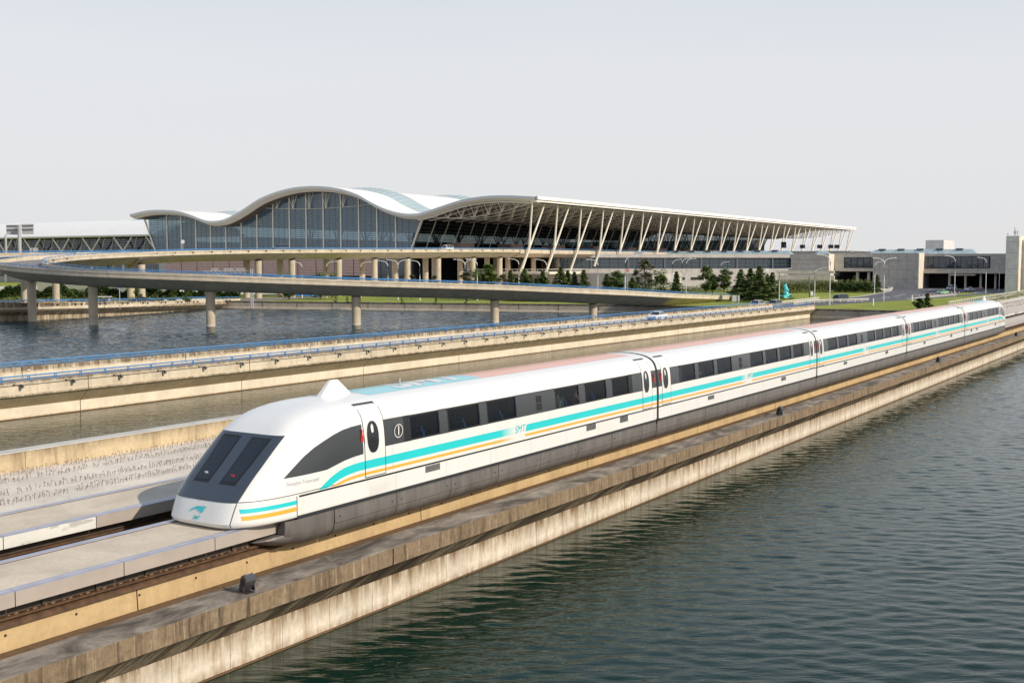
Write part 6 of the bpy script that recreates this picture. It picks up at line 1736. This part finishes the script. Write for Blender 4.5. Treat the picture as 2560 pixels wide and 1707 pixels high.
for px, py, lab in ((1005,762,'small round shrub on the bank, left one'),(1090,763,'small round shrub on the bank, middle one'),(1166,763,'small round shrub on the bank, right one'),(868,759,'small shrub by the left road end'),(840,757,'low shrub near the bus')):
    p = at(px, py-2, Z=ZG); place(BRO[2], (p.x,p.y,ZG-.3), px, lab, .22)
p = at(1975, 747.5, Z=ZG); place(BRO[2], (p.x,p.y,ZG-.3), 1, 'low dark shrub at the foot of the turquoise sculpture', (.42,.3,.17))
def thicket(name, label, poly_px, zlo, zhi, n, mats, r=(.12,.26), seed=1, fixed=None):
    R_ = random.Random(seed)
    pts = [Vector(fixed[0]), Vector(fixed[1])] if fixed else [at(x, y, Z=ZG) for x, y in poly_px]
    dep = fixed[2] if fixed else 5
    out = []
    for mi, mname in enumerate(mats):
        mb = MB()
        for i in range(n):
            f = R_.random()*(len(pts)-1); k = min(int(f), len(pts)-2); p = pts[k].lerp(pts[k+1], f-k)
            t = (pts[k+1]-pts[k]).normalized(); nn = Vector((t.y,-t.x,0)); d = R_.uniform(-dep/2, dep/2)
            top = zhi*(.78+.22*sin(f*31+mi*2)+.1*sin(f*97))*(1-.25*abs(d)/dep)
            z = zlo+(top-zlo)*(R_.random()**.55)
            leaf_quad(mb, Vector((p.x, p.y, ZG+z))+nn*d, R_.uniform(*r), R_)
        o = mb.build(name, M[mname], None, kind='stuff'); tag(o, label[mi], 'thicket'); o['kind'] = 'stuff'; out.append(o)
    return out
thicket('shrub_belt', ['tall green shrub belt before the cream ramp wall', 'yellow green reeds mixed into the shrub belt'], [(1945,733),(2030,731),(2100,730),(2178,731)], 0, 4.3, 7500, ['leaf','dry'], (.14,.32), 2)
thicket('shrub_belt', ['dark low thicket at the right end of the shrub belt'], [(2085,731),(2180,731)], 0, 3.6, 5000, ['hedge'], (.14,.30), 3)
thicket('shrub_belt', ['low green growth behind the flyover end', 'yellow weeds behind the flyover end'], [(1590,738),(1660,736),(1740,733),(1820,728)], 0, 2.6, 3500, ['leaf','dry'], (.14,.28), 4)
ha, hb, hc = at(-90, 748, Z=ZG), at(430, 747.5, Z=ZG), at(600, 747, Z=ZG)
thicket('hedge', ['long dark clipped hedge behind the left pillars'], None, 0, 4.0, 26000, ['hedge'], (.16,.36), 5, (ha, hb, 3.0))
thicket('hedge', ['dark hedge continuing behind the middle pillars'], None, 0, 3.3, 9000, ['hedge'], (.16,.34), 6, (hb, hc, 3.0))
thicket('weeds', ['tall weeds growing through the mesh fence', 'dry weeds along the mesh fence'], None, 0, 1.9, 7000, ['leaf','dry'], (.08,.2), 7, ((-24.4,270,ZG),(-28.5,450,ZG),3.4))
# scattered dark young trees along the left path
for i, (px, D) in enumerate(((180,258),(205,256),(395,268),(430,270),(468,272),(345,262))):
    p = at(px, 720, D=D); place(BRO[2], (p.x, p.y, ZG), i, ['dark young tree behind the second flyover pillar','dark young tree just left of the second flyover pillar','bushy young tree right of the far bridge car','bushy young tree before the hedge, middle one','bushy young tree left of the third flyover pillar','small dark tree above the far bridge car'][i], (.55,.55,.46))
# bus shelter by the path
p = at(257, 745, D=245); t = thing('shelter', 'small pale shelter by the left path', 'shelter', (p.x,p.y,ZG))
MB().obox((p.x,p.y,ZG+2.45), (3.4,1.6,.14), YAW).build('roof', M['lamphead'], t)
for s in (-1,1): MB().obox((p.x+s*1.3*cos(YAW),p.y+s*1.3*sin(YAW),ZG+1.2), (.14,.14,2.4), YAW).build('post', M['lamp'], t)
MB().obox((p.x,p.y+.5,ZG+1.3), (2.6,.08,1.6), YAW).build('back_panel', M['signback'], t)
